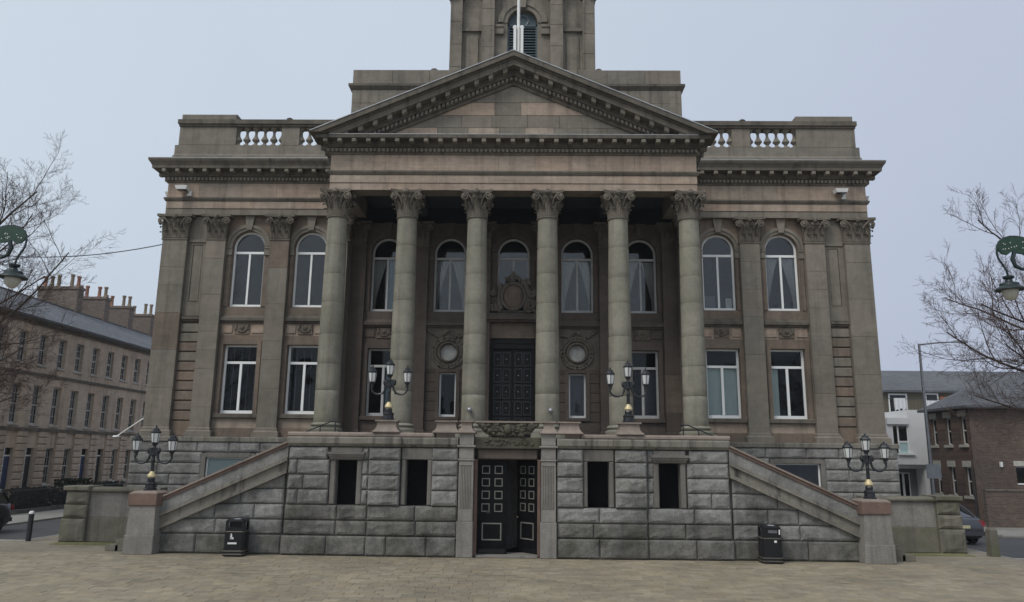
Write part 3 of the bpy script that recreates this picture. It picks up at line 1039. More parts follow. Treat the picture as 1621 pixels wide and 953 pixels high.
# back wall of the portico
YI = 7.8
for s in (-1, 1):
    a, b = sorted((s * 7.152, s * 7.63))
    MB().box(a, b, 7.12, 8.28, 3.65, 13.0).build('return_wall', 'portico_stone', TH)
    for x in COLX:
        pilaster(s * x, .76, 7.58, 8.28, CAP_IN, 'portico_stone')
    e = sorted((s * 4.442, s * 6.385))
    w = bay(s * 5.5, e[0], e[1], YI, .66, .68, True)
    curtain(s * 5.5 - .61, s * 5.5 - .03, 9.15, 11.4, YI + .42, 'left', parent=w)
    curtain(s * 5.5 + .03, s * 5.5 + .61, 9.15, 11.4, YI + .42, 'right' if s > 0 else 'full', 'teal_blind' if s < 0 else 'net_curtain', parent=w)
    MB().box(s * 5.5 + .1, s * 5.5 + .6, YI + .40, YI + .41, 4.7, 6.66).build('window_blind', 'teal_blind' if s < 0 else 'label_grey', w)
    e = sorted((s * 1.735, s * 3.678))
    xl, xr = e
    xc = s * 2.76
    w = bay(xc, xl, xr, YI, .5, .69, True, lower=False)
    curtain(xc - .62, xc - .03, 9.15, 11.4, YI + .42, 'left', parent=w)
    curtain(xc + .03, xc + .62, 9.15, 11.4, YI + .42, 'right', parent=w)
    # narrow window, wreathed roundel and swag below it
    xn, hn = s * 2.73, .36
    for a, b in ((xl, xn - hn), (xn + hn, xr)):
        z = 4.424
        while z < 6.44:
            zz = min(6.46, z + .40)
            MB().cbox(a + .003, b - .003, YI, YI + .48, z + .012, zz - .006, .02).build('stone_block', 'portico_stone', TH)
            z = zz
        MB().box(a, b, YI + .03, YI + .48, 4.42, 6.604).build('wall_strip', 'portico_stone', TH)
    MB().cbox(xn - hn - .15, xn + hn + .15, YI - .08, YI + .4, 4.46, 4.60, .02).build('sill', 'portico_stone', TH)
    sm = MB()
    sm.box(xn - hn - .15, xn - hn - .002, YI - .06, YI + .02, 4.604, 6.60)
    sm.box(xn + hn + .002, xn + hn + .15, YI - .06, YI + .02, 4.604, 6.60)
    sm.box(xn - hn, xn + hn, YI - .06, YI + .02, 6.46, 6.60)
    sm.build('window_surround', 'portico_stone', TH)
    nw = rect_window(xn, hn, 4.605, 6.455, YI + .2, 0, mat='white_frame', mull=False, fw=.07)
    if s > 0:
        MB().box(xn - .28, xn + .28, YI + .30, YI + .31, 4.7, 6.4).build('window_blind', 'label_grey', nw)
    n = 24
    zc = 7.31
    pl = []
    m = MB()
    ring = arc(xn, zc, .36, 0, 2 * PI, n)[:-1]
    # square field with a round hole, in four quarters
    for q in range(4):
        cx_ = xr if q in (0, 3) else xl
        cz_ = 8.36 if q in (0, 1) else 6.604
        seg = arc(xn, zc, .36, q * PI / 2, (q + 1) * PI / 2, 6)
        ea = (xr, zc) if q == 0 else (xn, 8.36) if q == 1 else (xl, zc) if q == 2 else (xn, 6.604)
        eb = (xn, 8.36) if q == 0 else (xl, zc) if q == 1 else (xn, 6.604) if q == 2 else (xr, zc)
        m.prism([ea, (cx_, cz_), eb] + seg[::-1], YI + .02, YI + .48)
    fld = m.build('roundel_field', 'carved_sandstone', TH)
    MB().lathe([(.345, 0), (.345, .03)], 28, xn, YI + .13, zc, 'y').build('roundel', 'plaster_disc', TH)
    m = MB()
    m.lathe([(.36, 0), (.36, .14), (.40, .17), (.44, .14), (.44, 0)], 28, xn, YI + .03, zc, 'y', cap=False)
    for i in range(46):
        a = 2 * PI * i / 46 + random.uniform(-.05, .05)
        for rr in (.55, .66):
            m.blob((xn + rr * math.cos(a), YI - .03, zc + rr * math.sin(a)), random.uniform(.05, .075), 5, 3, (1.1, .9, 1.1), .25)
    m.build('wreath', 'carved_sandstone', fld, 40)
    m = MB()
    for i in range(30):
        t = i / 29
        x = xl + .12 + (xr - xl - .24) * t
        z = 8.26 - .26 * abs(math.sin(t * 2 * PI)) + random.uniform(-.03, .03)
        m.blob((x, YI - .03, z), random.uniform(.055, .085), 5, 3, (1.1, .9, 1), .25)
    m.build('swag', 'carved_sandstone', fld, 40)

# centre: great door, lintel shelf and cartouche
w = bay(0, -.97, .97, YI, .7, .69, True, lower=False, foot=False, string=False)
MB().cbox(-.97, .97, YI, YI + .48, 7.93, 8.60, .01).build('lintel', 'brown_sandstone', TH)
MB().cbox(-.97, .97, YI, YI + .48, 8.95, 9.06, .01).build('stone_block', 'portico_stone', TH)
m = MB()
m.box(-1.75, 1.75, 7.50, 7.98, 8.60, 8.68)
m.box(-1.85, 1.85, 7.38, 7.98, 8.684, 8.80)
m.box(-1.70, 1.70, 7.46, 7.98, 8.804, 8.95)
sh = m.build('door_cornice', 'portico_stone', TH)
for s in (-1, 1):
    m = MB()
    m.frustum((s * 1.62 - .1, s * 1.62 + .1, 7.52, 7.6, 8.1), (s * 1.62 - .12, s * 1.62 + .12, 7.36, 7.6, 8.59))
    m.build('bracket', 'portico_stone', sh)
dr = MB()
dr.box(-.97, .97, YI + .10, YI + .48, 7.5, 7.925)
dr.box(-.97, .97, YI + .05, YI + .3, 7.72, 7.80)
dr.box(-.97, -.88, YI + .10, YI + .48, 3.65, 7.5)
dr.box(.88, .97, YI + .10, YI + .48, 3.65, 7.5)
fr = dr.build('door_frame', 'oak_door_dark', TH)
leafs = []
for s in (-1, 1):
    a, b = sorted((s * .008, s * .88))
    leaf = MB().box(a, b, YI + .26, YI + .32, 3.66, 7.495).build('door', 'oak_door_dark', TH)
    for i in range(2):
        for j in range(5):
            x0 = a + .07 + i * .38
            z0 = 4.0 + j * .69
            MB().frustum((x0, x0 + .33, YI + .20, YI + .262, z0), (x0, x0 + .33, YI + .20, YI + .262, z0 + .03))
            p = MB()
            p.box(x0, x0 + .34, YI + .215, YI + .262, z0, z0 + .05)
            p.box(x0, x0 + .34, YI + .215, YI + .262, z0 + .55, z0 + .60)
            p.box(x0, x0 + .05, YI + .215, YI + .262, z0 + .05, z0 + .55)
            p.box(x0 + .29, x0 + .34, YI + .215, YI + .262, z0 + .05, z0 + .55)
            pp = p.build('coffer', 'coffer_paint', leaf)
            p = MB()
            p.blob((x0 + .17, YI + .24, z0 + .3), .035, 8, 4)
            p.build('stud', 'stud_steel', leaf, 60)

m = MB()
m.blob((0, 7.72, 9.72), .5, 20, 12, (.92, .3, 1.12))
cart = m.build('cartouche', 'brown_sandstone', TH, 60)
m = MB()
for (sx) in (-1, 1):
    # strapwork scrolls, supporters' curls and foot scrolls
    def spiral(cx_, cz_, r0, turns, a0, th):
        pts, rr = [], []
        for i in range(22):
            t = i / 21
            q = r0 * (1 - .82 * t)
            a = a0 + turns * 2 * PI * t
            pts.append((cx_ + sx * q * math.cos(a), 7.64, cz_ + q * math.sin(a)))
            rr.append(th * (1 - .45 * t))
        m.tube(pts, rr, 6)
    spiral(.74, 9.34, .22, 1.5, .4, .075)
    spiral(.78, 9.85, .18, -1.4, 1.2, .07)
    spiral(.55, 10.32, .17, 1.3, -.6, .065)
    pts = [(sx * (.5 + .12 * math.sin(t * 3.1)), 7.66, 9.15 + t * 1.15) for t in [i / 10 for i in range(11)]]
    m.tube(pts, [.08 + .03 * math.sin(i * .9) for i in range(11)], 6)
    for i in range(14):
        m.blob((sx * random.uniform(.55, 1.0), 7.66, random.uniform(9.06, 9.3)), random.uniform(.05, .09), 6, 4, (1.2, .8, 1), .3)
    for i in range(16):
        m.blob((sx * random.uniform(.6, .98), 7.68, random.uniform(9.3, 10.1)), random.uniform(.04, .085), 6, 4, (1, .8, 1.3), .35)
    for i in range(9):
        m.blob((sx * random.uniform(.05, .42), 7.66, random.uniform(10.22, 10.62) - abs(.1)), random.uniform(.05, .09), 6, 4, (1, .8, 1.2), .3)
ring = [(.5 * math.cos(a), 7.62, 9.72 + .58 * math.sin(a)) for a in [2 * PI * i / 28 for i in range(29)]]
m.tube(ring, .065, 6)
for x, z, r in ((0, 10.62, .1), (0, 10.75, .07), (-.14, 10.62, .07), (.14, 10.62, .07), (0, 10.48, .12), (-.25, 10.5, .09), (.25, 10.5, .09)):
    m.blob((x, 7.64, z), r, 7, 5, (1, .8, 1.1), .15)
m.build('strapwork', 'carved_sandstone', cart, 50)

# globe lights on the middle columns
for s in (-1, 1):
    t = thing('globe_light', 'small pale globe light on the foot of the column %s of the great door' % ('left' if s < 0 else 'right'), 'light', (s * 1.46, 3.38, 4.64), 0, 'globe lights by the great door')
    MB().blob((0, -.05, 0), .10, 14, 8).build('globe', 'stud_steel', t, 60)
    MB().lathe([(.06, 0), (.06, .05)], 10, 0, .06, 0, 'y').build('mount', 'grey_steel', t)

# ---- portico entablature
PP = [(-7.06, 7.0), (-7.06, 3.5), (7.06, 3.5), (7.06, 7.0)]
core = MB().sweep([(-.72, 13.0), (-.02, 13.0), (-.02, 14.42), (-.72, 14.42)], PP)
ent = core.build('portico_entablature', 'grey_sandstone', TH)
for (za, zb, y0, mat, lo, hi) in ((13.0, 13.28, 3.505, 'pink_sandstone', 2.2, 2.9), (13.284, 13.60, 3.475, 'pink_sandstone', 1.8, 2.9), (13.79, 14.416, 3.49, 'pink_sandstone', 1.4, 2.5)):
    for p, q in cut(-7.06, 7.06, lo, hi):
        MB().cbox(p + .003, q - .003, y0, 3.53, za, zb, .005).build('stone_block', mat, ent)
MB().sweep([(-.5, 13.604), (.05, 13.604), (.10, 13.70), (.10, 13.74), (.04, 13.786), (-.5, 13.786)], PP).build('taenia', 'dark_sandstone', ent)
MB().box(-6.4, 6.4, 4.2, 7.8, 13.72, 13.9).build('portico_ceiling', 'portico_ceiling_paint', TH)
for x in (-4.06, -1.353, 1.353, 4.06):
    MB().box(x - .3, x + .3, 4.2, 7.78, 13.30, 13.718).build('ceiling_beam', 'portico_ceiling_paint', TH)
co = cornice_layers(PP, cyma=False).build('portico_cornice', 'dark_sandstone', TH)
MB().sweep([(.2, 15.062), (.535, 15.062), (.535, 15.08), (.2, 15.08)], [(-7.06, 3.5), (7.06, 3.5)]).build('lead_flashing', 'lead_sheet', co)
md = MB().cbox(-.085, .085, -.3, 0, -.07, .075, .02).mesh('modillion', 'grey_sandstone')
for i in range(27):
    link('modillion', md, co, (-7.2 + 14.4 * i / 26, 3.29, 14.838))
for s in (-1, 1):
    for i in range(5):
        link('modillion', md, co, (s * 7.27, 3.85 + i * .56, 14.838), s * PI / 2)
dn = MB()
x = -7.15
while x < 7.16:
    dn.box(x - .05, x + .05, 3.335, 3.45, 14.51, 14.63)
    x += .165
for s in (-1, 1):
    for i in range(17):
        y = 3.6 + i * .185
        dn.box(min(s * 7.11, s * 7.23), max(s * 7.11, s * 7.23), y - .055, y + .055, 14.505, 14.635)
tag(dn.build('dentil_band', 'grey_sandstone', co), kind='stuff')

# ---- pediment
ZA, SL = 18.47, .4345
def zt(x):
    return ZA - SL * abs(x)
ped = MB().prism([(-5.3, 15.065), (5.3, 15.065), (0, 15.065 + 5.3 * SL)], 3.64, 4.0).build('pediment', 'grey_sandstone', TH)
zc = [15.07, 15.62, 16.14, 16.68, 17.36]
for za, zb in zip(zc[:-1], zc[1:]):
    ha, hb = (17.40 - za) / SL, (17.40 - zb) / SL
    ha, hb = ha + .1, max(hb + .1, .05)
    js = [-hb] + [p for p, q in cut(-hb, hb, .95, 1.5)][1:] + [hb] if hb > .8 else [-hb, hb]
    for i in range(len(js) - 1):
        p, q = js[i] + .008, js[i + 1] - .008
        x0 = -ha if i == 0 else p
        x1 = ha if i == len(js) - 2 else q
        MB().prism([(x0, za), (x1, za), (q, zb - .016), (p, zb - .016)], 3.60 + random.uniform(-.01, .01), 3.66).build('stone_block', random.choice(('pink_sandstone', 'grey_sandstone', 'tower_stone', 'grey_sandstone', 'pink_sandstone')), ped)
for s in (-1, 1):
    lay = MB()
    for a, b, y0 in ((0, .20, 2.80), (.203, .27, 2.93), (.273, .50, 2.97), (.503, .70, 3.34), (.703, .76, 3.30), (.763, .93, 3.46), (.933, 1.07, 3.52)):
        xa, xb = (ZA - a - 15.085) / SL, (ZA - b - 15.085) / SL
        lay.prism([(0, ZA - a), (s * xa, 15.085), (s * xb, 15.085), (0, ZA - b)], y0, 4.1)
    rk = lay.build('raking_cornice', 'dark_sandstone', TH)
    MB().prism([(0, ZA + .004), (s * 7.75, zt(7.75) + .004), (s * 7.75, zt(7.75) + .035), (0, ZA + .035)], 2.77, 3.1).build('lead_flashing', 'lead_sheet', rk)
    x = .33
    while x < 6.5:
        m = MB().rings([[(s * (x - .085), y, zt(x - .085) - b) for y, b in ((3.02, .505), (3.36, .505), (3.36, .66), (3.06, .66))],
                        [(s * (x + .085), y, zt(x + .085) - b) for y, b in ((3.02, .505), (3.36, .505), (3.36, .66), (3.06, .66))]])
        m.build('modillion', 'grey_sandstone', rk)
        x += .555
    dn = MB()
    x = .1
    while x < 5.75:
        dn.rings([[(s * (x - .05), y, zt(x - .05) - b) for y, b in ((3.35, .78), (3.48, .78), (3.48, .915), (3.35, .915))],
                  [(s * (x + .05), y, zt(x + .05) - b) for y, b in ((3.35, .78), (3.48, .78), (3.48, .915), (3.35, .915))]])
        x += .165
    tag(dn.build('dentil_band', 'grey_sandstone', rk), kind='stuff')
MB().prism([(-7.5, 15.1), (7.5, 15.1), (0, 15.1 + 7.5 * SL)], 3.98, 10.4).build('portico_roof', 'roof_lead', TH)
# downpipes in the corners between portico and wings
for s in (-1, 1):
    MB().tube([(s * 7.45, 3.6, 15.0), (s * 7.35, 5.0, 14.3), (s * 7.2, 6.2, 13.2), (s * 7.2, 6.6, 12.0)], .035, 6).build('downpipe', 'grey_steel', TH, 40)

# ------------------------------------------------------------------ attic and tower
at = MB()
at.box(-8.0, 8.0, 10.0, 19.0, 15.3, 20.46)
att = at.build('attic', 'tower_stone', TH)
MB().sweep([(-.5, 20.463), (.04, 20.463), (.17, 20.62), (.17, 20.74), (-.5, 20.78)], [(-8.0, 19), (-8.0, 10), (8.0, 10), (8.0, 19)]).build('attic_cornice', 'dark_sandstone', att)
for p, q in cut(-8.0, 8.0, 1.4, 2.4):
    MB().cbox(p + .004, q - .004, 9.98, 10.6, 20.784, 21.53, .02).build('stone_block', 'grey_sandstone', att)
for za, zb in ((18.4, 19.06), (19.06, 19.76), (19.76, 20.455)):
    for p, q in cut(-8.0, 8.0, 1.2, 2.3):
        MB().cbox(p + .004, q - .004, 9.97, 10.05, za + .004, zb - .004, .008).build('stone_block', random.choice(('tower_stone', 'grey_sandstone')), att)
for s in (-1, 1):
    MB().box(min(s * 7.5, s * 7.98), max(s * 7.5, s * 7.98), 10.6, 19, 20.784, 21.52).build('attic_side', 'grey_sandstone', att)
    MB().blob((s * 4.05, 10.3, 21.6), .2, 8, 5, (1.1, 1, .8), .1).build('finial', 'dark_sandstone', att)

TX, TY = .27, 11.4
def tower():
    top = 27.6
    c = MB()
    hw = 1.0
    zs, r = 25.15, .78
    # front sheet of the belfry with its arched opening
    c.box(TX - 3.35, TX - r, TY + .35, TY + .9, 20, top)
    c.box(TX + r, TX + 3.35, TY + .35, TY + .9, 20, top)
    c.prism([(TX - r, zs)] + arc(TX, zs, r, PI, 0, 16)[1:-1] + [(TX + r, zs), (TX + r, top), (TX - r, top)], TY + .35, TY + .9)
    c.box(TX - r, TX + r, TY + .35, TY + .9, 20, 21.6)
    c.box(TX - 3.35, TX + 3.35, TY + 1.6, TY + 7, 20, top)
    c.box(TX - 3.35, TX - 2.0, TY + .9, TY + 1.6, 20, top)
    c.box(TX + 2.0, TX + 3.35, TY + .9, TY + 1.6, 20, top)
    t = c.build('tower', 'tower_stone', TH)
    for s in (-1, 1):
        for xo, w, y0 in ((3.42, .62, TY), (1.77, .66, TY - .02)):
            x = TX + s * xo
            z = 20.0
            m = MB()
            while z < 26.3:
                zz = min(26.35, z + random.uniform(.9, 1.3))
                MB().cbox(x - w / 2, x + w / 2, y0, TY + .36, z + .003, zz - .003, .015).build('stone_block', 'tower_stone', t)
                z = zz
            link('capital', CAP_IN, t, (x, y0, 26.36))
        x = TX + s * 3.62
        m = MB().box(min(x, x - s * .2), max(x, x - s * .2), TY + .36, TY + 7, 20, 26.3)
        m.build('corner_pilaster', 'tower_stone', t)
        m = MB()
        m.box(min(x - s * .2, x + s * .18), max(x - s * .2, x + s * .18), TY - .18, TY + .6, 26.36, 27.3)
        m.build('corner_capital', 'carved_sandstone', t)
        m = MB()
        a, b = sorted((TX + s * 2.12, TX + s * 3.10))
        m.box(a, b, TY + .22, TY + .36, 24.62, 24.80)
        m.cbox(a + .14, b - .14, TY + .30, TY + .36, 20.8, 24.3, .03)
        m.build('bay_panel', 'tower_stone', t)
        a, b = sorted((TX + s * .98, TX + s * 1.42))
        im = MB().box(a, b, TY + .12, TY + .36, 24.82, 24.95)
        im.box(a, b, TY + .18, TY + .36, 24.45, 24.817)
        im.build('impost', 'tower_stone', t)
    m = MB()
    for r0, r1, pr in ((r + .002, r + .22, .05), (r + .22, r + .5, .12)):
        a0, a1 = arc(TX, zs, r0, 0, PI, 16), arc(TX, zs, r1, 0, PI, 16)
        m.rings([[(p[0], TY + .35 - pr, p[1]), (q[0], TY + .35 - pr, q[1]), (q[0], TY + .36, q[1]), (p[0], TY + .36, p[1])] for p, q in zip(a0, a1)])
    m.build('archivolt', 'tower_stone', t)
    MB().prism([(TX - .16, zs + r + .02), (TX + .16, zs + r + .02), (TX + .25, 26.9), (TX - .25, 26.9)], TY + .15, TY + .36).build('keystone', 'tower_stone', t)
    fr = MB()
    fr.box(TX - r, TX - r + .09, TY + .5, TY + .6, 21.6, zs)
    fr.box(TX + r - .09, TX + r, TY + .5, TY + .6, 21.6, zs)
    fr.box(TX - .05, TX + .05, TY + .5, TY + .6, 21.6, zs)
    fr.box(TX - r, TX + r, TY + .5, TY + .6, zs - .1, zs)
    lw = fr.build('louvred_window', 'louvre_paint', t)
    z = 21.7
    while z < zs - .15:
        MB().rings([[(TX - r + .05, TY + .52, z), (TX + r - .05, TY + .52, z), (TX + r - .05, TY + .70, z + .16), (TX - r + .05, TY + .70, z + .16)],
                    [(TX - r + .05, TY + .52, z + .03), (TX + r - .05, TY + .52, z + .03), (TX + r - .05, TY + .70, z + .19), (TX - r + .05, TY + .70, z + .19)]]).build('louvre', 'louvre_paint', lw)
        z += .155
    ring = [(TX + .3 * math.cos(a), TY + .52, zs + .24 + .3 * math.sin(a)) for a in [2 * PI * i / 24 for i in range(25)]]
    MB().tube(ring, .025, 5).build('tracery_ring', 'grey_steel', lw)
    MB().prism([(TX - r + .02, zs)] + arc(TX, zs, r - .02, PI, 0, 16)[1:-1] + [(TX + r - .02, zs)], TY + .6, TY + .64).build('tracery_board', 'louvre_paint', lw)
    MB().box(TX - r, TX + r, TY + .75, TY + .8, 21.6, zs).build('backing', 'boarding', lw)
    e = MB()
    P_ = [(TX - 3.62, TY + 7), (TX - 3.62, TY), (TX + 3.62, TY), (TX + 3.62, TY + 7)]
    e.sweep([(-.8, 27.42), (.05, 27.42), (.05, 28.6), (.5, 28.9), (.55, 29.2), (-.8, 29.2)], P_)
    e.box(TX - 3.3, TX + 3.3, TY + .4, TY + 7, 27.7, 29.3)
    e.build('tower_entablature', 'tower_stone', t)
tower()

# flagpole behind the pediment's apex
fp = thing('flagpole', 'white flagpole standing behind the peak of the pediment', 'flagpole', (.16, 4.0, 18.2))
MB().tube([(0, 0, .1), (0, 0, 11)], [.065, .05], 10).build('pole', 'white_paint', fp, 40)
m = MB()
for s in (-1, 1):
    m.box(min(s * .085, s * .2), max(s * .085, s * .2), -.12, .12, -.1, 1.95)
    m.lathe([(.09, 0), (.10, .04), (.06, .1)], 10, s * .143, 0, 1.95)
m.build('tabernacle', 'white_paint', fp)
MB().box(-.085, .085, -.1, .1, .1, .3).build('pivot_bolt', 'grey_steel', fp)
# ------------------------------------------------------------------ terrace front
stone('moss_stone', (.16, .17, .08), (.24, .24, .13), [(.16, .17, .08), (.24, .23, .14)], var=.4, moss=.6, stain=.3, tone=1)
tw = MB()
for s in (-1, 1):
    for a, b in ((1.04, 2.47), (3.18, 4.68), (5.38, 6.80)):
        p, q = sorted((s * a, s * b))
        tw.box(p, q, .13, .5, 0, 3.58)
    for a, b, zl in ((2.47, 3.18, 2.88), (4.68, 5.38, 2.86)):
        p, q = sorted((s * a, s * b))
        tw.box(p, q, .13, .5, 0, 1.47)
        tw.box(p, q, .13, .5, zl, 3.58)
tw.box(-1.04, 1.04, .15, .48, 3.28, 3.57)
TW = tw.build('terrace_wall', 'plinth_stone', TH)
fill = MB()
for s in (-1, 1):
    a, b = sorted((s * 1.04, s * 6.2))
    fill.box(a, b, .52, 2.6, 0, 3.28)
fill.box(-1.04, 1.04, .52, 2.6, 3.0, 3.28)
fill.box(-1.04, 1.04, 2.3, 2.6, 0, 3.0)
fill.build('terrace_deck', 'smooth_granite', TH)
ZC = [0, .58, 1.03, 1.49, 1.95, 2.40, 2.86, 3.25]
def rb(s, a, b, za, zb, y, mat='rock_faced_stone', **k):
    p, q = sorted((s * a, s * b))
    rock_block(p + .009, q - .009, za + .011, zb - .011, y, .3, **k).build('stone_block', mat, TW)
for s in (-1, 1):
    for r in range(3):
        mat = 'plinth_stone' if r < 2 else random.choice(('plinth_stone', 'rock_faced_stone'))
        off = -.13 if r == 0 else -.07
        for a, b in cut(1.53, 4.31, .85, 1.35):
            rb(s, a, b, ZC[r], ZC[r + 1], off, mat, bulge=.025 if r == 0 else .04)
        for a, b in cut(4.31, 6.93 if r == 0 else 6.89, .9, 1.5):
            rb(s, a, b, ZC[r], ZC[r + 1], off + .07, mat, bulge=.025 if r == 0 else .04)
    for r in range(3, 7):
        for (a, b, y) in ((5.56 if r < 6 else 5.64, 6.86, 0), (4.31, 4.56, .03), (3.335, 4.31, -.14), (1.53, 2.345, -.12)):
            if b - a > 1 and random.random() < .35:
                c = a + (b - a) * random.uniform(.55, .8)
                rb(s, a, c, ZC[r], ZC[r + 1], y)
                rb(s, c, b, ZC[r], ZC[r + 1], y)
            else:
                rb(s, a, b, ZC[r], ZC[r + 1], y)
    # windows of the undercroft: moulded stone surrounds, black boarding
    for (a, b, zt_, jw, hood) in ((4.70, 5.36, 2.85, .17, True), (2.49, 3.16, 2.88, .15, False)):
        p, q = sorted((s * a, s * b))
        m = MB()
        m.cbox(p - jw, p - .002, .0, .4, 1.50, zt_, .03)
        m.cbox(q + .002, q + jw, .0, .4, 1.50, zt_, .03)
        m.cbox(p - jw, q + jw, .0, .4, zt_ + .003, 3.24, .02)
        sr = m.build('window_surround', 'dressed_stone', TW)
        if hood:
            h = MB()
            h.box(p - jw - .02, q + jw + .02, -.06, .02, zt_ + .03, zt_ + .10)
            h.box(p - jw - .05, q + jw + .05, -.12, .02, zt_ + .104, zt_ + .17)
            h.box(p - jw - .08, q + jw + .08, -.16, .02, zt_ + .174, zt_ + .25)
            h.build('hood_mould', 'dressed_stone', sr)
        MB().box(p, q, .44, .48, 1.48, zt_).build('window', 'boarding', TW)
    # drip band, coping, lamp pedestals
    for (a, b, y) in ((5.4, 6.90, -.10), (4.33, 5.4, -.10), (3.30, 4.35, -.25), (2.40, 3.30, -.10), (1.53, 2.40, -.21)):
        p, q = sorted((s * a, s * b))
        m = MB().prism([(y + .07, 3.27), (y, 3.36), (y, 3.52), (y + .03, 3.565), (.5, 3.565), (.5, 3.27)], p + .004, q - .004, 'x')
        m.build('band_block', 'band_stone', TW)
    for a, b in cut(2.3, 6.92, 1.1, 2.0):
        p, q = sorted((s * a, s * b))
        MB().prism([(-.06, 3.60), (-.06, 3.66), (-.02, 3.71), (.5, 3.71), (.5, 3.57), (-.03, 3.57)], p + .003, q - .003, 'x').build('coping_stone', 'pink_coping', TW)

    def pedestal(a, b, y0, y1):
        p, q = sorted((s * a, s * b))
        m = MB()
        st = ((.0, 3.715), (.0, 3.745), (.07, 3.80), (.115, 3.88), (.13, 3.97), (.125, 4.04), (.07, 4.055), (.07, 4.10))
        m.rings([[(p + o, y0 + o, z), (q - o, y0 + o, z), (q - o, y1 - o, z), (p + o, y1 - o, z)] for o, z in st])
        return m
    pedestal(3.40, 4.26, -.12, .66).build('lamp_pedestal', 'pink_coping', TW, 30)
    pedestal(1.0, 1.58, -.26, .5).build('door_pedestal', 'pink_coping', TW, 30)
    pedestal(1.50, 2.36, -.17, .49).build('door_pedestal', 'pink_coping', TW, 30)
    # fluted door piers
    p, q = sorted((s * 1.05, s * 1.50))
    m = MB()
    m.cbox(p - .03, q + .02, -.20, .5, 0, 1.05, .015)
    m.cbox(p, q, -.16, .5, 1.053, 1.42, .01)
    m.cbox(p, q, -.16, .5, 2.72, 2.86, .01)
    m.box(p, q, -.12, .5, 1.42, 2.72)
    for i in range(8):
        x = p + .03 + (q - p - .06) * (i + .5) / 8
        m.box(x - .014, x + .014, -.158, -.119, 1.43, 2.71)
    m.box(p, p + .035, -.16, -.119, 1.42, 2.72)
    m.box(q - .035, q, -.16, -.119, 1.42, 2.72)
    pier = m.build('door_pier', 'smooth_granite', TW)
    m = MB()
    m.cbox(p - .02, q + .02, -.19, .5, 2.864, 2.93, .02)
    m.cbox(p, q, -.16, .5, 2.933, 3.27, .01)
    m.cbox(p - .06, q + .06, -.23, .5, 3.274, 3.34, .02)
    m.cbox(p, q, -.16, .5, 3.343, 3.713, .01)
    m.build('pier_cap', 'smooth_granite', pier)
    a, b = sorted((s * .94, s * 1.048))
    MB().cbox(a, b, .10, .5, 0, 2.92, .02).build('door_jamb', 'red_sandstone', TW)

# door head: lintel, carved frieze and swag, coping
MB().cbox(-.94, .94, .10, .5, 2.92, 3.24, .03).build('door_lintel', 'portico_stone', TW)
MB().cbox(-1.04, 1.04, -.02, .5, 3.244, 3.60, .02).build('door_frieze', 'sooty_stone', TW)
m = MB()
m.prism([(-1.0, 4.04), (1.0, 4.04), (.72, 3.72), (.45, 3.64), (-.45, 3.64), (-.72, 3.72)], -.02, .5)
sw = m.build('carved_overdoor', 'sooty_stone', TW)
m = MB()
for i in range(120):
    x = random.uniform(-.92, .92)
    lo = 3.66 + max(0, abs(x) - .45) * .7
    z = random.uniform(lo, 4.0)
    m.blob((x, -.05 + random.uniform(-.03, .03), z), random.uniform(.035, .075), 6, 4, (1.2, .9, 1), .35)
m.blob((0, -.09, 3.85), .13, 10, 6, (1, .7, 1.2))
for i in range(40):
    m.blob((random.uniform(-.8, .8), -.03, random.uniform(3.34, 3.54)), random.uniform(.025, .05), 5, 3, (1.5, .8, .8), .3)
m.build('carved_foliage', 'sooty_stone', sw, 45)
MB().box(-1.04, 1.04, -.10, .5, 4.044, 4.10).build('overdoor_coping', 'pink_coping', TW)
MB().box(-.94, .94, -.05, .9, .0, .05).build('threshold', 'smooth_granite', TW)

# double door, right leaf swung inward
def door_leaf(x0, w, hinge_left, name, lab):
    """built in its own plane from the hinge at the origin; returns the parent mesh"""
    sg = 1 if hinge_left else -1
    def X(a):
        return sg * a
    def bx(m, a, b, y0, y1, z0, z1):
        p, q = sorted((X(a), X(b)))
        return m.box(p, q, y0, y1, z0, z1)
    d = bx(MB(), 0, w, 0, .06, .06, 2.90).build('door', 'black_door', TH)
    for i in range(2):
        for j in range(4):
            a = .13 + i * .40
            z = 2.47 - j * .385
            m = MB()
            for (u0, u1, v0, v1) in ((0, .25, 0, .026), (0, .25, .224, .25), (0, .026, .026, .224), (.224, .25, .026, .224)):
                bx(m, a + u0, a + u1, -.02, 0, z + v0, z + v1)
            m.build('panel_moulding', 'door_moulding', d)
            m = bx(MB(), a + .07, a + .18, -.012, 0, z + .07, z + .18)
            m.build('panel_boss', 'black_door', d)
    m = MB()
    for (u0, u1, v0, v1) in ((.15, .76, .46, .495), (.15, .76, .945, .98), (.15, .185, .495, .945), (.725, .76, .495, .945)):
        bx(m, u0, u1, -.02, 0, v0, v1)
    m.build('panel_moulding', 'door_moulding', d)
    m = bx(MB(), .05, .87, -.012, 0, .08, .20)
    m.build('kick_plate', 'bin_black', d)
    return d
dl = door_leaf(0, .93, True, 'door', '')
dl.location = (-.935, .36, 0)
MB().box(.28, .40, -.03, 0, 1.27, 1.33).build('letter_plate', 'black_iron', dl)
drr = door_leaf(0, .93, False, 'door', '')
drr.location = (.935, .36, 0)
drr.rotation_euler.z = R(-48)
MB().blob((-.87, -.05, 1.12), .035, 8, 5).build('door_knob', 'brass', drr, 60)
MB().box(-1.0, 1.0, .53, 2.29, .0, .02).build('vestibule_floor', 'boarding', TH)
MB().box(-.25, .12, 2.1, 2.28, .02, 2.5).build('inner_door', 'label_grey', TH)

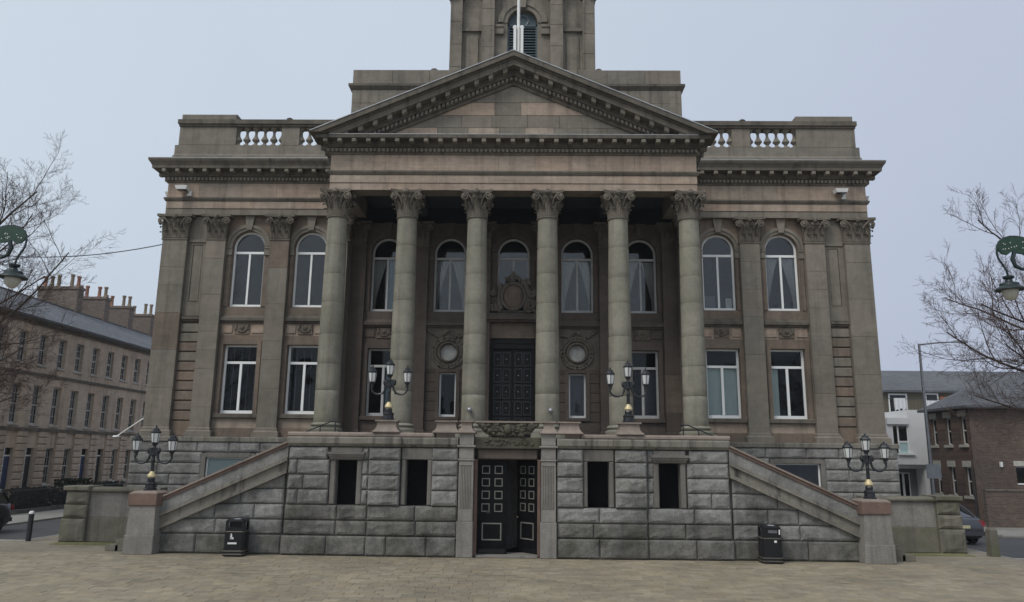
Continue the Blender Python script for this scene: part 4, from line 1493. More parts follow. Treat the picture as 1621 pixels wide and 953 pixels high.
# ------------------------------------------------------------------ stairs
for s in (-1, 1):
    st = MB()
    st.prism([(s * 12.3, 0), (s * 6.2, 0), (s * 6.2, 3.0)], .42, 2.5)
    stair = st.build('staircase', 'plinth_stone', TH)
    n = 20
    for i in range(n):
        x1 = 12.55 - i * .3175
        a, b = sorted((s * x1, s * (x1 - .40)))
        MB().box(a, b, .40, 2.56, 0, (i + 1) * .165 - .003 * (i % 2)).build('step', 'garden_stone' if i < 2 else 'smooth_granite', stair)
    # sloping parapet with moulded band and coping
    tl = lambda x: 3.42 - .449 * (x - 6.9)
    xa, xb = 6.88, 10.74
    for p_, q_ in cut(xa, xb, 1.1, 1.5):
        P = lambda o0, o1, y0, y1: MB().prism([(s * p_ + s * .003, tl(p_) - o0), (s * q_ - s * .003, tl(q_) - o0), (s * q_ - s * .003, tl(q_) - o1), (s * p_ + s * .003, tl(p_) - o1)], y0, y1)
        MB().prism([(s * p_ + s * .003, tl(p_)), (s * q_ - s * .003, tl(q_)), (s * q_ - s * .003, tl(q_) - .06), (s * p_ + s * .003, tl(p_) - .06)], -.10, .46).build('coping_stone', 'pink_coping', stair)
        P(.063, .155, -.05, .42).build('coping_bed', 'red_sandstone', stair)
        P(.158, .50, 0, .40).build('stone_block', 'rock_faced_stone', stair)
        P(.503, .62, -.10, .40).build('band_block', 'band_stone', stair)
        P(.623, .88, 0, .40).build('stone_block', 'band_stone', stair)
        P(.883, 1.0, -.10, .40).build('band_block', 'band_stone', stair)
    back = MB()
    back.prism([(s * 6.85, 0), (s * 10.75, 0), (s * 10.75, tl(10.75) - .2), (s * 6.85, tl(6.85) - .2)], .20, .42)
    back.build('stair_wall', 'plinth_stone', stair)
    for r in range(6):
        za, zb = ZC[r], ZC[r + 1]
        xe = min(10.73, 6.9 + (3.42 - zb - .25) / .449)
        if xe - 6.9 < .4:
            continue
        for a, b in cut(6.95, xe, .9, 1.5):
            p, q = sorted((s * a, s * b))
            rock_block(p + .007, q - .007, za + .01, zb - .01, .08 if r else .05, .2, .035 if r else .02, .02).build('stone_block', 'plinth_stone' if r < 1 else 'rock_faced_stone', stair)
    m = MB()
    m.tube([(s * 6.9, 1.2, 3.66), (s * 5.9, 1.2, 4.08), (s * 5.62, 1.2, 4.08)], .022, 7)
    m.tube([(s * 5.74, 1.2, 3.3), (s * 5.74, 1.2, 4.08)], .02, 7)
    m.tube([(s * 6.24, 1.2, 3.2), (s * 6.24, 1.2, 3.93)], .02, 7)
    m.tube([(s * 6.24, 1.2, 3.9), (s * 5.74, 1.2, 3.9)], .012, 6)
    m.build('handrail', 'black_iron', stair, 40)
    # newel at the foot
    p, q = sorted((s * 10.70, s * 11.56))
    nw = MB().cbox(p - .02, q + .02, -.42, .45, 0, .55, .015).build('newel', 'smooth_granite', TH)
    MB().frustum((p, q, -.38, .42, .553), (p + .04, q - .04, -.36, .40, 1.42)).build('newel_shaft', 'smooth_granite', nw)
    MB().cbox(p - .01, q + .01, -.42, .45, 1.423, 1.79, .02).build('newel_cap', 'red_sandstone', nw)
    MB().frustum((p, q, -.40, .43, 1.793), (p + .10, q - .10, -.30, .33, 1.86)).build('cap_slab', 'pink_coping', nw)
    # low flank wall with its pier
    t = thing('flank_wall', 'low %s stone wall with rough end pier beside the %s stair' % ('mossy', 'left' if s < 0 else 'right'), 'wall', (s * 14.2, 2.6, 0))
    def L(a, b):
        return sorted((s * a - s * 14.2, s * b - s * 14.2))
    a, b = L(12.0, 14.45)
    MB().cbox(a, b, 0, .45, .0, .82, .02).build('stone_block', 'garden_stone', t)
    MB().cbox(a, b, .03, .45, .824, 1.66, .01).build('stone_block', 'smooth_granite', t)
    MB().prism([(-.05, 1.664), (-.08, 1.70), (-.08, 1.75), (0, 1.82), (.50, 1.82), (.50, 1.664)], a, b, 'x').build('coping_stone', 'garden_stone', t)
    for k, (za, zb, w) in enumerate(((0, .78, .08), (.78, 1.24, .03), (1.24, 1.70, 0))):
        a, b = L(14.45 - .02, 15.2 + w)
        rock_block(a, b, za + .008, zb - .008, -.12 - w * .5, .75, .06, .04).build('stone_block', 'garden_stone', t)
    a, b = L(12.6, 15.2)
    MB().box(a, b, -.75, -.13, -.01, .012).build('mossy_slab', 'moss_stone', t)
    a, b = L(14.38, 15.28)
    MB().cbox(a, b, -.22, .7, 1.704, 1.86, .03).build('coping_stone', 'garden_stone', t)
    MB().box(L(14.5, 15.1)[0], L(14.5, 15.1)[1], .45, 3.9, 0, 1.6).build('return_wall', 'garden_stone', t)

# ------------------------------------------------------------------ lamp standards
def lantern(name, x, z, parent):
    """six-sided lantern, its floor at (x, z)"""
    K, KH = .98, 1.14
    hx = lambda r, h: [(x + K * r * math.cos(PI / 6 + i * PI / 3), K * r * math.sin(PI / 6 + i * PI / 3), z + KH * h) for i in range(6)]
    body = MB().rings([hx(.03, -.12), hx(.045, -.08), hx(.09, -.01), hx(.10, .0), hx(.10, .02)])
    lamp = body.build(name, 'black_iron', parent)
    for i in range(6):
        a0, a1 = PI / 6 + i * PI / 3, PI / 6 + (i + 1) * PI / 3
        def P(r, a, h):
            return Vector((x + K * r * math.cos(a), K * r * math.sin(a), z + KH * h))
        q = [P(.098, a0, .02), P(.098, a1, .02), P(.135, a1, .28), P(.135, a0, .28)]
        c = sum(q, Vector()) / 4
        q = [c + (v - c) * .93 for v in q]
        nrm = (q[1] - q[0]).cross(q[3] - q[0]).normalized() * .006
        MB().rings([[v - nrm for v in q], [v + nrm for v in q]]).build('pane', 'lantern_glass', lamp)
    bars = MB()
    for i in range(6):
        a = PI / 6 + i * PI / 3
        bars.tube([hx(.10, .01)[i], hx(.138, .285)[i]], .011, 5)
    bars.build('glazing_bar', 'black_iron', lamp)
    MB().rings([hx(.155, .28), hx(.16, .31), hx(.12, .355), hx(.10, .36), hx(.09, .40), hx(.05, .425), hx(.02, .43), hx(.028, .46), hx(.006, .50)]).build('lantern_roof', 'black_iron', lamp)
    return lamp

def lamp_standard(label, loc):
    t = thing('lamp_standard', label, 'lamp', loc, 0, 'three-lantern iron lamp standards')
    MB().lathe([(.20, 0), (.20, .05), (.17, .07), (.165, .17), (.19, .20), (.15, .24), (.11, .27), (.12, .34), (.10, .38)], 8).build('base', 'black_iron', t, 30)
    MB().lathe([(.095, .38), (.13, .42), (.12, .48), (.075, .54), (.055, .58)], 12).build('gilt_collar', 'gold_paint', t, 40)
    MB().lathe([(.055, .575), (.05, .9), (.06, .92), (.05, .94), (.055, 1.05), (.11, 1.07), (.11, 1.13), (.06, 1.16), (.05, 1.26), (.06, 1.30), (.04, 1.34)], 10).build('shaft', 'black_iron', t, 40)
    for s in (-1, 1):
        pts = [(s * .09, 0, 1.10)] + [(s * (.36 - .235 * math.cos(a)), 0, 1.06 - .235 * math.sin(a)) for a in [PI * i / 10 for i in range(0, 10)]] + [(s * .565, 0, 1.09)]
        m = MB().tube(pts, [.04, .038, .036, .034, .033, .033, .033, .033, .033, .033, .033, .036], 8)
        m.lathe([(.05, 0), (.055, .03), (.035, .06)], 8, s * .56, 0, 1.06)
        m.blob((s * .19, 0, .86), .04, 6, 4)
        m.blob((s * .155, 0, 1.21), .075, 8, 6, (.8, .8, 1.4))
        m.box(s * .09 - .04, s * .09 + .04, -.05, .05, 1.05, 1.30)
        m.build('arm', 'black_iron', t, 40)
        lantern('lantern', s * .565, 1.20, t)
    lantern('lantern', 0, 1.44, t)
    return t
LAMPS = [('iron three-lantern lamp standard on the terrace parapet left of the entrance', (-3.83, .27, 4.10)),
         ('iron three-lantern lamp standard on the terrace parapet right of the entrance', (3.83, .27, 4.10)),
         ('iron three-lantern lamp standard on the red-capped pedestal at the foot of the left stair', (-11.13, .02, 1.86)),
         ('iron three-lantern lamp standard on the red-capped pedestal at the foot of the right stair', (11.13, .02, 1.86))]
l0 = lamp_standard(*LAMPS[0])
for lab, loc in LAMPS[1:]:
    c = copy_tree(l0)
    c['label'] = lab
    c.location = loc

# ------------------------------------------------------------------ litter bins
def litter_bin(label, loc, rz, kind):
    t = thing('litter_bin', label, 'bin', loc, rz, 'black litter bins against the terrace')
    w = .295
    def octa(r, c, z):
        return [(-r + c, -r, z), (r - c, -r, z), (r, -r + c, z), (r, r - c, z), (r - c, r, z), (-r + c, r, z), (-r, r - c, z), (-r, -r + c, z)]
    MB().rings([octa(w + .02, .07, .02), octa(w + .02, .07, .13), octa(w, .07, .15), octa(w - .005, .07, .70)]).build('body', 'bin_black', t)
    for z, r in ((.055, w + .024), (.145, w + .022), (.70, w + .006)):
        MB().rings([octa(r, .07, z), octa(r + .004, .07, z + .008), octa(r + .004, .07, z + .024), octa(r, .07, z + .03)]).build('trim_band', 'bin_trim', t)
    r = w - .02
    for sx in (-1, 1):
        for sy in (-1, 1):
            MB().box(min(sx * r, sx * (r - .07)), max(sx * r, sx * (r - .07)), min(sy * r, sy * (r - .07)), max(sy * r, sy * (r - .07)), .73, 1.0).build('hood_post', 'bin_black', t)
    if kind == 'closed':
        MB().box(-r, r, -r - .004, -r + .02, .74, 1.0).build('flap', 'bin_black', t)
        MB().box(-.09, .17, -r - .012, -r - .005, .87, .95).build('faded_panel', 'label_grey', t)
        MB().box(.215, .25, -r - .012, -r - .005, .83, .97).build('label_strip', 'label_white', t)
        MB().box(.07, .14, -w - .012, -w + .002, .60, .66).build('sticker', 'label_white', t)
    else:
        MB().box(-r + .07, r - .07, -r + .02, -r + .06, .73, .84).build('lip', 'bin_black', t)
        MB().box(-r + .06, r - .06, -.1, .1, .73, .98).build('liner', 'bin_black', t)
        m = MB()
        # walking-figure pictogram: head, body, legs, can
        m.lathe([(.022, 0), (.022, .006)], 10, -.08, -w - .004, .645, 'y')
        m.box(-.105, -.055, -w - .010, -w + .002, .555, .618)
        m.box(-.105, -.088, -w - .010, -w + .002, .50, .553)
        m.box(-.07, -.053, -w - .010, -w + .002, .50, .553)
        m.box(-.045, -.01, -w - .010, -w + .002, .50, .56)
        m.build('pictogram', 'label_white', t)
        MB().box(-.17, .09, -w - .010, -w + .002, .36, .41).build('label_strip', 'label_white', t)
    MB().rings([octa(w - .01, .07, 1.0), octa(w - .01, .07, 1.03), octa(w - .06, .06, 1.07)]).build('lid', 'bin_black', t)
    MB().box(-.06, .12, -.2, 0, 1.072, 1.085).build('stub_plate', 'lead_sheet', t)
litter_bin('black litter bin with white pictogram below the left stair', (-8.16, -.36, 0), R(4), 'open')
litter_bin('black litter bin with closed flap front below the right stair', (7.88, -.36, 0), R(-5), 'closed')
# ------------------------------------------------------------------ ground
def paving_mat(name, cols, brick=None, joint=(.11, .10, .085), moss=.2):
    m, t, bsdf = newmat(name)
    rnd, pos = piece_random(t)
    if brick:
        bt = t.nodes.new('ShaderNodeTexBrick')
        bt.inputs['Scale'].default_value = 1
        bt.inputs['Brick Width'].default_value = brick[0]
        bt.inputs['Row Height'].default_value = brick[1]
        bt.inputs['Mortar Size'].default_value = brick[2]
        bt.inputs['Color1'].default_value = (*cols[0], 1)
        bt.inputs['Color2'].default_value = (*cols[1], 1)
        bt.inputs['Mortar'].default_value = (*joint, 1)
        bt.inputs['Bias'].default_value = 0
        if len(brick) > 3:
            mp = t.nodes.new('ShaderNodeMapping')
            mp.inputs['Rotation'].default_value = brick[3]
            t.links.new(pos, mp.inputs['Vector'])
            t.links.new(mp.outputs[0], bt.inputs['Vector'])
        else:
            t.links.new(pos, bt.inputs['Vector'])
        col = bt.outputs['Color']
    else:
        hr = t.nodes.new('ShaderNodeValToRGB')
        while len(hr.color_ramp.elements) < len(cols):
            hr.color_ramp.elements.new(.5)
        for i, h in enumerate(cols):
            hr.color_ramp.elements[i].position = i / (len(cols) - 1)
            hr.color_ramp.elements[i].color = (*h, 1)
        t.links.new(rnd, hr.inputs['Fac'])
        col = hr.outputs['Color']
    col = mix(t, .45, col, ramp(t, pos_noise(t, pos, .35, 5, .6), .3, .7, (.28, .28, .27, 1), (.72, .71, .68, 1)), 'OVERLAY')
    col = mix(t, .3, col, ramp(t, pos_noise(t, pos, 3.5, 7, .7), .3, .7, (.2, .2, .2, 1), (.8, .8, .8, 1)), 'OVERLAY')
    col = mix(t, mul(t, ramp(t, pos_noise(t, pos, .5, 6, .7), .5, .75), moss), col, (.12, .12, .055))
    t.links.new(col, bsdf.inputs['Base Color'])
    t.links.new(ramp(t, pos_noise(t, pos, .7, 4), .3, .7, (.6, .6, .6, 1), (.9, .9, .9, 1)), bsdf.inputs['Roughness'])
    bsdf.inputs['Specular IOR Level'].default_value = .3
    bp = t.nodes.new('ShaderNodeBump')
    bp.inputs['Strength'].default_value = .4
    bp.inputs['Distance'].default_value = .01
    t.links.new(pos_noise(t, pos, 18, 6, .7), bp.inputs['Height'])
    t.links.new(bp.outputs[0], bsdf.inputs['Normal'])
    return m
PC = [(.215, .187, .14), (.285, .242, .172), (.235, .203, .153), (.30, .258, .188), (.262, .217, .152), (.222, .19, .144), (.28, .243, .184)]
paving_mat('paver', PC)
paving_mat('plaza_paving', [(.225, .196, .15), (.275, .24, .182)], (.44, .26, .006))
paving_mat('flag_paving', [(.25, .245, .23), (.29, .285, .265)], (.9, .6, .008))
paving_mat('asphalt', [(.055, .057, .062), (.07, .072, .076)], None, moss=0)
paving_mat('kerb', [(.26, .25, .225), (.31, .30, .27)], None)

tag(MB().box(-320, 320, -320, 320, -.5, -.08).build('road', 'asphalt'), kind='structure')
plz = MB().prism([(-90, -120), (90, -120), (90, 1.35), (16.05, 1.35), (16.05, 120), (-16.6, 120), (-16.6, 2.9), (-90, 2.9)], -.13, -.012, 'z')
PLAZA = tag(plz.build('plaza', 'plaza_paving'), kind='structure')
pvl = tag(MB().box(-26.9, -21.4, 3.1, 120, -.13, -.01).build('pavement', 'flag_paving'), kind='structure')
pvr = tag(MB().prism([(20.55, 9.3), (90, 9.3), (90, 120), (20.8, 120)], -.13, -.01, 'z').build('pavement', 'flag_paving'), kind='structure')
# kerb stones along the edges in view
def kerbs(parent, a, b, w=.15, z=.0):
    a, b = Vector(a), Vector(b)
    n = max(1, int((b - a).length / .95))
    ang = math.atan2((b - a).y, (b - a).x)
    L = (b - a).length / n
    me = MB().cbox(-L / 2 + .004, L / 2 - .004, -w / 2, w / 2, -.125, z, .012).mesh('kerb_stone', 'kerb')
    for i in range(n):
        p = a + (b - a) * (i + .5) / n
        link('kerb_stone', me, parent, (p.x, p.y, random.uniform(-.003, .003)), ang)
kerbs(PLAZA, (-16.68, 3.0), (-16.68, 22))
kerbs(PLAZA, (-24, 2.98), (-16.6, 2.98))
kerbs(PLAZA, (16.13, 1.4), (16.13, 14))
kerbs(PLAZA, (16.1, 1.43), (25, 1.43))
kerbs(pvl, (-21.32, 3.1), (-21.32, 26))
kerbs(pvr, (20.5, 9.3), (20.62, 22))
kerbs(pvr, (20.5, 9.22), (30, 9.22))

# pavers of the forecourt: the 300 that show largest one by one, the rest in one sheet
random.seed(5)
pv_mesh = {}
def paver_mesh(L):
    k = round(L, 2)
    if k not in pv_mesh:
        m = MB()
        d, c = .130, .007
        h = L / 2 - .003
        m.rings([[(-h, -d, -.06), (h, -d, -.06), (h, d, -.06), (-h, d, -.06)], [(-h, -d, -.006), (h, -d, -.006), (h, d, -.006), (-h, d, -.006)],
                 [(-h + c, -d + c, 0), (h - c, -d + c, 0), (h - c, d - c, 0), (-h + c, d - c, 0)]], cap0=False)
        pv_mesh[k] = m.mesh('paver', 'paver')
    return pv_mesh[k]
rest = MB()
count = 0
row = 0
y = -8.05
spots = []
while y < -.25:
    half = 10.7 + (y + 8) * .62
    x = -half + random.uniform(0, .3)
    while x < half:
        L = random.choice((.34, .40, .40, .44, .52))
        spots.append((x + L / 2, y, L))
        x += L
    y += .266
for i, (x, y, L) in enumerate(spots):
    dz = random.uniform(-.004, .003)
    if i < 300:
        o = link('paver', paver_mesh(L), PLAZA, (x, y, dz))
        o.rotation_euler = (random.uniform(-.012, .012), random.uniform(-.010, .010), random.uniform(-.006, .006))
    else:
        d, c, h = .130, .007, L / 2 - .003
        tx, ty = random.uniform(-.012, .012), random.uniform(-.012, .012)
        q = lambda a, b, z: (x + a, y + b, dz + z + a * tx + b * ty)
        rest.rings([[q(-h, -d, -.04), q(h, -d, -.04), q(h, d, -.04), q(-h, d, -.04)], [q(-h, -d, -.006), q(h, -d, -.006), q(h, d, -.006), q(-h, d, -.006)],
                    [q(-h + c, -d + c, 0), q(h - c, -d + c, 0), q(h - c, d - c, 0), q(-h + c, d - c, 0)]], cap0=False)
tag(rest.build('paver_field', 'paver', PLAZA, fix=False), kind='stuff')
random.seed(21)

# ------------------------------------------------------------------ terrace of houses on the left
stone('terrace_stone', (.48, .405, .345), (.57, .49, .42), [(.46, .40, .345), (.57, .45, .37), (.50, .46, .41)], var=.5, streak=.3, stain=.25, bed=.12, tone=.95)
paving_mat('slate', [(.10, .108, .125), (.145, .152, .17)], (.5, .16, .012, (0, 0, PI / 2)), (.06, .065, .07), moss=.1)
paving_mat('chimney_brick', [(.13, .10, .085), (.19, .14, .11)], (.23, .075, .01, (PI / 2, 0, 0)), (.15, .14, .13), moss=.1)
plain('clay_pot', (.34, .17, .12), .8, 0, .2, .3, 5)
plain('buff_pot', (.27, .22, .16), .8, 0, .2, .3, 5)
plain('blue_door', (.03, .05, .13), .4)
plain('dark_door', (.02, .02, .025), .4)
plain('gutter', (.05, .05, .055), .5)

plain('stone_sill', (.40, .39, .37), .8)
plain('old_sash', (.48, .47, .44), .6)
def sash(parent, x, hw, z0, z1, y):
    f = MB()
    f.box(x - hw, x - hw + .07, y, y + .08, z0, z1)
    f.box(x + hw - .07, x + hw, y, y + .08, z0, z1)
    f.box(x - hw + .07, x + hw - .07, y, y + .08, z0, z0 + .09)
    f.box(x - hw + .07, x + hw - .07, y, y + .08, z1 - .07, z1)
    zm = (z0 + z1) / 2
    f.box(x - hw + .07, x + hw - .07, y - .01, y + .07, zm - .035, zm + .035)
    w = f.build('window', 'old_sash', parent)
    MB().box(x - hw + .07, x + hw - .07, y + .03, y + .04, z0 + .09, zm - .035).build('pane', 'dark_glass', w)
    MB().box(x - hw + .07, x + hw - .07, y + .031, y + .041, zm + .035, z1 - .07).build('pane', 'dark_glass', w)
    b = MB()
    for q in (-.12, .12):
        b.box(x + q - .012, x + q + .012, y + .01, y + .03, z0 + .09, z1 - .07)
    b.box(x - hw + .07, x + hw - .07, y + .005, y + .028, zm + (z1 - zm) / 2 - .012, zm + (z1 - zm) / 2 + .012)
    b.box(x - hw + .07, x + hw - .07, y + .005, y + .028, z0 + (zm - z0) / 2 - .012, z0 + (zm - z0) / 2 + .012)
    b.build('glazing_bar', 'old_sash', w)
    MB().cbox(x - hw - .06, x + hw + .06, -.07, y + .1, z0 - .10, z0 - .003, .015).build('sill', 'stone_sill', w)

PITCH = 3.58
def terrace_house(k, y0, label, door, chimney):
    t = thing('terraced_house', label, 'house', (-27, y0, 0), R(90), 'terrace of houses along the left street')
    W = PITCH - .004
    wx = (.87, 2.67)
    hw = .38
    rows = ((1.15, 3.18), (4.47, 6.64), (7.80, 9.52))
    m = MB()
    m.box(0, wx[0] - hw, 0, .4, 0, 10.35)
    m.box(wx[0] + hw, wx[1] - hw, 0, .4, 0, 10.35)
    m.box(wx[1] + hw, W, 0, .4, 0, 10.35)
    for i, x in enumerate(wx):
        zz = 0
        for r, (a, b) in enumerate(rows):
            if r == 0 and i == door:
                a = .55
            m.box(x - hw, x + hw, 0, .4, zz, a)
            zz = b
        m.box(x - hw, x + hw, 0, .4, zz, 10.35)
    m.box(0, W, .9, 1.0, 0, 10.3)
    m.box(0, W, 8.6, 8.8, 0, 10.3)
    m.box(0, .05, .4, 8.6, 0, 10.3)
    m.box(W - .05, W, .4, 8.6, 0, 10.3)
    wall = m.build('wall', 'terrace_stone', t)
    z = .35
    while z < 4.0:
        for a, b in ((0, wx[0] - hw - .06), (wx[0] + hw + .06, wx[1] - hw - .06), (wx[1] + hw + .06, W)):
            MB().cbox(a + .003, b - .003, -.09, .05, z + .025, z + .355, .035).build('stone_course', 'terrace_stone', wall)
        z += .38
    for i, x in enumerate(wx):
        for r, (a, b) in enumerate(rows):
            if r == 0 and i == door:
                d = MB().box(x - hw, x + hw, .18, .24, .55, 2.72).build('door', random.choice(('blue_door', 'blue_door', 'dark_door')), t)
                MB().box(x - hw, x + hw, .16, .22, 2.724, 2.80).build('door_head', 'white_frame', d)
                MB().box(x - hw, x + hw, .19, .20, 2.81, 3.18).build('fanlight', 'dark_glass', d)
                st = MB()
                for q in range(4):
                    st.box(x - .6, x + .6, -.3 - q * .28, 0 if q == 0 else -.3 - (q - 1) * .28, 0, .54 - q * .14)
                st.build('door_step', 'smooth_granite', t)
                MB().box(x - hw - .08, x - hw, -.04, .2, .55, 3.2).build('door_post', 'white_frame', d)
            else:
                sash(t, x, hw, a, b, .16)
    MB().box(0, W, -.12, .02, 4.10, 4.28).build('string_course', 'dark_sandstone', t)
    MB().box(0, W, -.07, .02, 7.18, 7.34).build('string_course', 'dark_sandstone', t)
    MB().box(0, W, -.10, .02, 9.98, 10.12).box(0, W, -.22, .02, 10.12, 10.3).build('eaves_cornice', 'dark_sandstone', t)
    MB().box(0, W, -.34, -.22, 10.25, 10.36).build('gutter', 'gutter', t)
    rf = MB().prism([(-.36, 10.36), (4.4, 12.72), (9.1, 10.36), (9.1, 10.2), (4.4, 12.56), (-.30, 10.22)], 0, W, 'x').build('roof', 'slate', t)
    MB().tube([(0, 4.4, 12.72), (W, 4.4, 12.72)], .09, 6).build('ridge_tile', 'gutter', rf)
    if chimney:
        # brick stack astride the party wall, with its row of pots
        c = MB().box(W - .35, W + .35, 4.2, 7.1, 11.2, 14.3)
        c.box(W - .42, W + .42, 4.13, 7.17, 14.303, 14.50)
        st = c.build('chimney_stack', 'chimney_brick', t)
        for q in chimney:
            yy = 4.45 + q * .48
            h = random.uniform(.75, .95)
            MB().lathe([(.15, 0), (.17, .06), (.13, .12), (.115, h - .18), (.16, h - .1), (.15, h), (.10, h)], 8, W, yy, 14.503).build('chimney_pot', random.choice(('clay_pot', 'buff_pot', 'buff_pot')), st, 30)
    return t
labs = ['terraced house at the near end of the left street, mostly out of frame', 'sandstone terraced house nearest to the left edge of the picture',
        'sandstone terraced house second from the left edge, behind the bare branches', 'sandstone terraced house in the middle of the left row',
        'sandstone terraced house before the tallest-looking chimney stack, fourth from the left edge', 'sandstone terraced house beside the left corner of the town hall',
        'terraced house far down the left street with only its chimney and roof showing', 'last terraced house down the left street, chimney just clear of the town hall']
yb = 28.4 - 5 * PITCH
for k in range(8):
    terrace_house(k, yb + k * PITCH, labs[k], k % 2, {4: (0, 1, 3, 4, 5), 5: (0, 1, 3, 4), 6: (0, 1, 3, 4), 7: (0, 1, 3, 4)}.get(k))
rl = thing('railing', 'black iron railing in front of the left terrace of houses', 'railing', (-24.3, 10, 0))
m = MB()
for i in range(190):
    m.tube([(0, i * .12, 0), (0, i * .12, 1.2)], .013, 4)
tag(m.build('bars', 'black_iron', rl), kind='stuff')
MB().box(-.025, .025, 0, 22.7, 1.08, 1.12).build('top_rail', 'black_iron', rl)
MB().box(-.15, .15, 0, 22.7, -.01, .18).build('kerb_plinth', 'plinth_stone', rl)

# leafless hedge behind the railings
random.seed(77)
plain('hedge_leaf', (.030, .038, .022), .8, 0, .2, .4, 9)
for j, (ya, yb2, h) in enumerate(((10.5, 13.5, 1.3), (14.6, 17.4, 1.15), (18.3, 21.0, 1.5), (22.0, 24.6, 1.2))):
    hd = thing('hedge', ('dark clipped hedge behind the railings, %s from the left edge' % ('first', 'second', 'third', 'fourth')[j]), 'hedge', (-25.0, ya, 0), 0, 'hedges behind the railings')
    m = MB()
    for i in range(1500):
        p = Vector((random.uniform(-.45, .45), random.uniform(0, yb2 - ya), random.uniform(.1, h)))
        a = Vector((random.uniform(-1, 1), random.uniform(-1, 1), random.uniform(-1, 1))).normalized() * random.uniform(.05, .1)
        b = a.orthogonal() * .7
        m.add([p - a, p + b, p + a, p - b], [(0, 1, 2, 3)])
    tag(m.build('foliage', 'hedge_leaf', hd, fix=False), kind='stuff')
    m = MB()
    for i in range(5):
        yy = (yb2 - ya) * (i + .5) / 5
        m.tube([(0, yy, -.02), (.05, yy + .05, h * .7)], [.04, .02], 5)
    m.build('stem', 'black_iron', hd)

# ------------------------------------------------------------------ right side street
paving_mat('brown_brick', [(.085, .055, .044), (.145, .092, .07)], (.23, .076, .011, (PI / 2, 0, 0)), (.13, .12, .11), moss=.05)
paving_mat('brown_brick_side', [(.085, .055, .044), (.145, .092, .07)], (.23, .076, .011, (PI / 2, 0, PI / 2)), (.13, .12, .11), moss=.05)
paving_mat('slate_right', [(.095, .10, .112), (.13, .135, .15)], (.5, .16, .012), (.06, .065, .07), moss=.1)
plain('stone_lintel', (.48, .46, .40), .8, 0, .2, .2)
plain('white_render', (.72, .72, .72), .85, 0, .2, .12, 2)
plain('buff_brick', (.13, .115, .085), .9, 0, .1, .3, 12)
plain('orange_panel', (.45, .17, .09), .8)
plain('pale_teal', (.42, .58, .58), .6)
plain('laundry', (.70, .70, .72), .95, 0, .05)

bh = thing('brick_house', 'dark brown brick house with slate hipped roof and pale lintels at the right', 'house', (23, 15, 0))
m = MB()
wins = []
uy = ((.63, 3.83), (2.05, 3.83), (3.45, 3.83))
wz = ((1.30, 2.72), (3.85, 5.25))
ys = [0]
prev = 0
for yc in (.63, 2.05, 3.45):
    m.box(0, .3, prev, yc - .27, 0, 5.75)
    for a, b in ((0, 1.30), (2.72, 3.85), (5.25, 5.75)):
        m.box(0, .3, yc - .27, yc + .27, a, b)
    prev = yc + .27
m.box(0, .3, prev, 4.2, 0, 5.75)
sidew = m.build('side_wall', 'brown_brick_side', bh)
m = MB()
m.box(.3, 2.05, 0, .3, 0, 5.75)
m.box(2.05, 2.9, 0, .3, 0, 1.9)
m.box(2.05, 2.9, 0, .3, 2.8, 5.75)
m.box(2.9, 12, 0, .3, 0, 5.75)
m.box(11.7, 12, .3, 4.2, 0, 5.75)
m.box(.3, 12, 3.9, 4.2, 0, 5.75)
m.build('front_wall', 'brown_brick', bh)
for yc in (.63, 2.05, 3.45):
    for a, b in wz:
        w = MB()
        w.box(.14, .20, yc - .27, yc - .21, a, b)
        w.box(.14, .20, yc + .21, yc + .27, a, b)
        w.box(.14, .20, yc - .21, yc + .21, a, a + .06)
        w.box(.14, .20, yc - .21, yc + .21, b - .06, b)
        w.box(.13, .19, yc - .21, yc + .21, (a + b) / 2 - .03, (a + b) / 2 + .03)
        wo_ = w.build('window', 'white_frame', bh)
        MB().box(.165, .175, yc - .21, yc + .21, a + .06, b - .06).build('pane', 'dark_glass', wo_)
        MB().box(-.03, .28, yc - .37, yc + .37, b + .003, b + .31).build('lintel', 'stone_lintel', wo_)
        MB().box(-.10, .28, yc - .37, yc + .37, a - .14, a - .003).build('sill', 'stone_lintel', wo_)
w = MB()
w.box(2.06, 2.12, .14, .2, 1.9, 2.8)
w.box(2.83, 2.89, .14, .2, 1.9, 2.8)
w.box(2.12, 2.83, .14, .2, 1.9, 1.96)
w.box(2.12, 2.83, .14, .2, 2.74, 2.8)
wo_ = w.build('window', 'white_frame', bh)
MB().box(2.12, 2.83, .165, .175, 1.96, 2.74).build('pane', 'dark_glass', wo_)
MB().box(1.95, 3.0, -.03, .28, 2.803, 3.05).build('lintel', 'stone_lintel', wo_)
MB().box(.2, 11.8, .2, 4.0, 3.2, 3.3).build('room_floor', 'interior', bh)
MB().box(.9, 1.0, .3, 3.9, 0, 5.7).build('partition', 'interior', bh)
rf = MB()
rf.add([(-.3, -.3, 5.78), (12.3, -.3, 5.78), (12.3, 4.5, 5.78), (-.3, 4.5, 5.78), (2.6, 2.1, 7.5), (9.8, 2.1, 7.5), (-.3, -.3, 5.66), (12.3, -.3, 5.66), (12.3, 4.5, 5.66), (-.3, 4.5, 5.66)],
       [(0, 1, 5, 4), (1, 2, 5), (2, 3, 4, 5), (3, 0, 4), (0, 1, 7, 6), (1, 2, 8, 7), (2, 3, 9, 8), (3, 0, 6, 9), (9, 8, 7, 6)])
rf.build('roof', 'slate_right', bh)
MB().tube([(-.32, -.36, 5.66), (12.32, -.36, 5.66)], .06, 6).build('gutter', 'gutter', bh)
MB().tube([(-.04, .12, 0), (-.04, .12, 2.75)], .05, 6).build('drainpipe', 'gutter', bh)
MB().box(1.25, 1.37, -.1, 0, 2.75, 3.0).build('alarm_box', 'white_paint', bh)

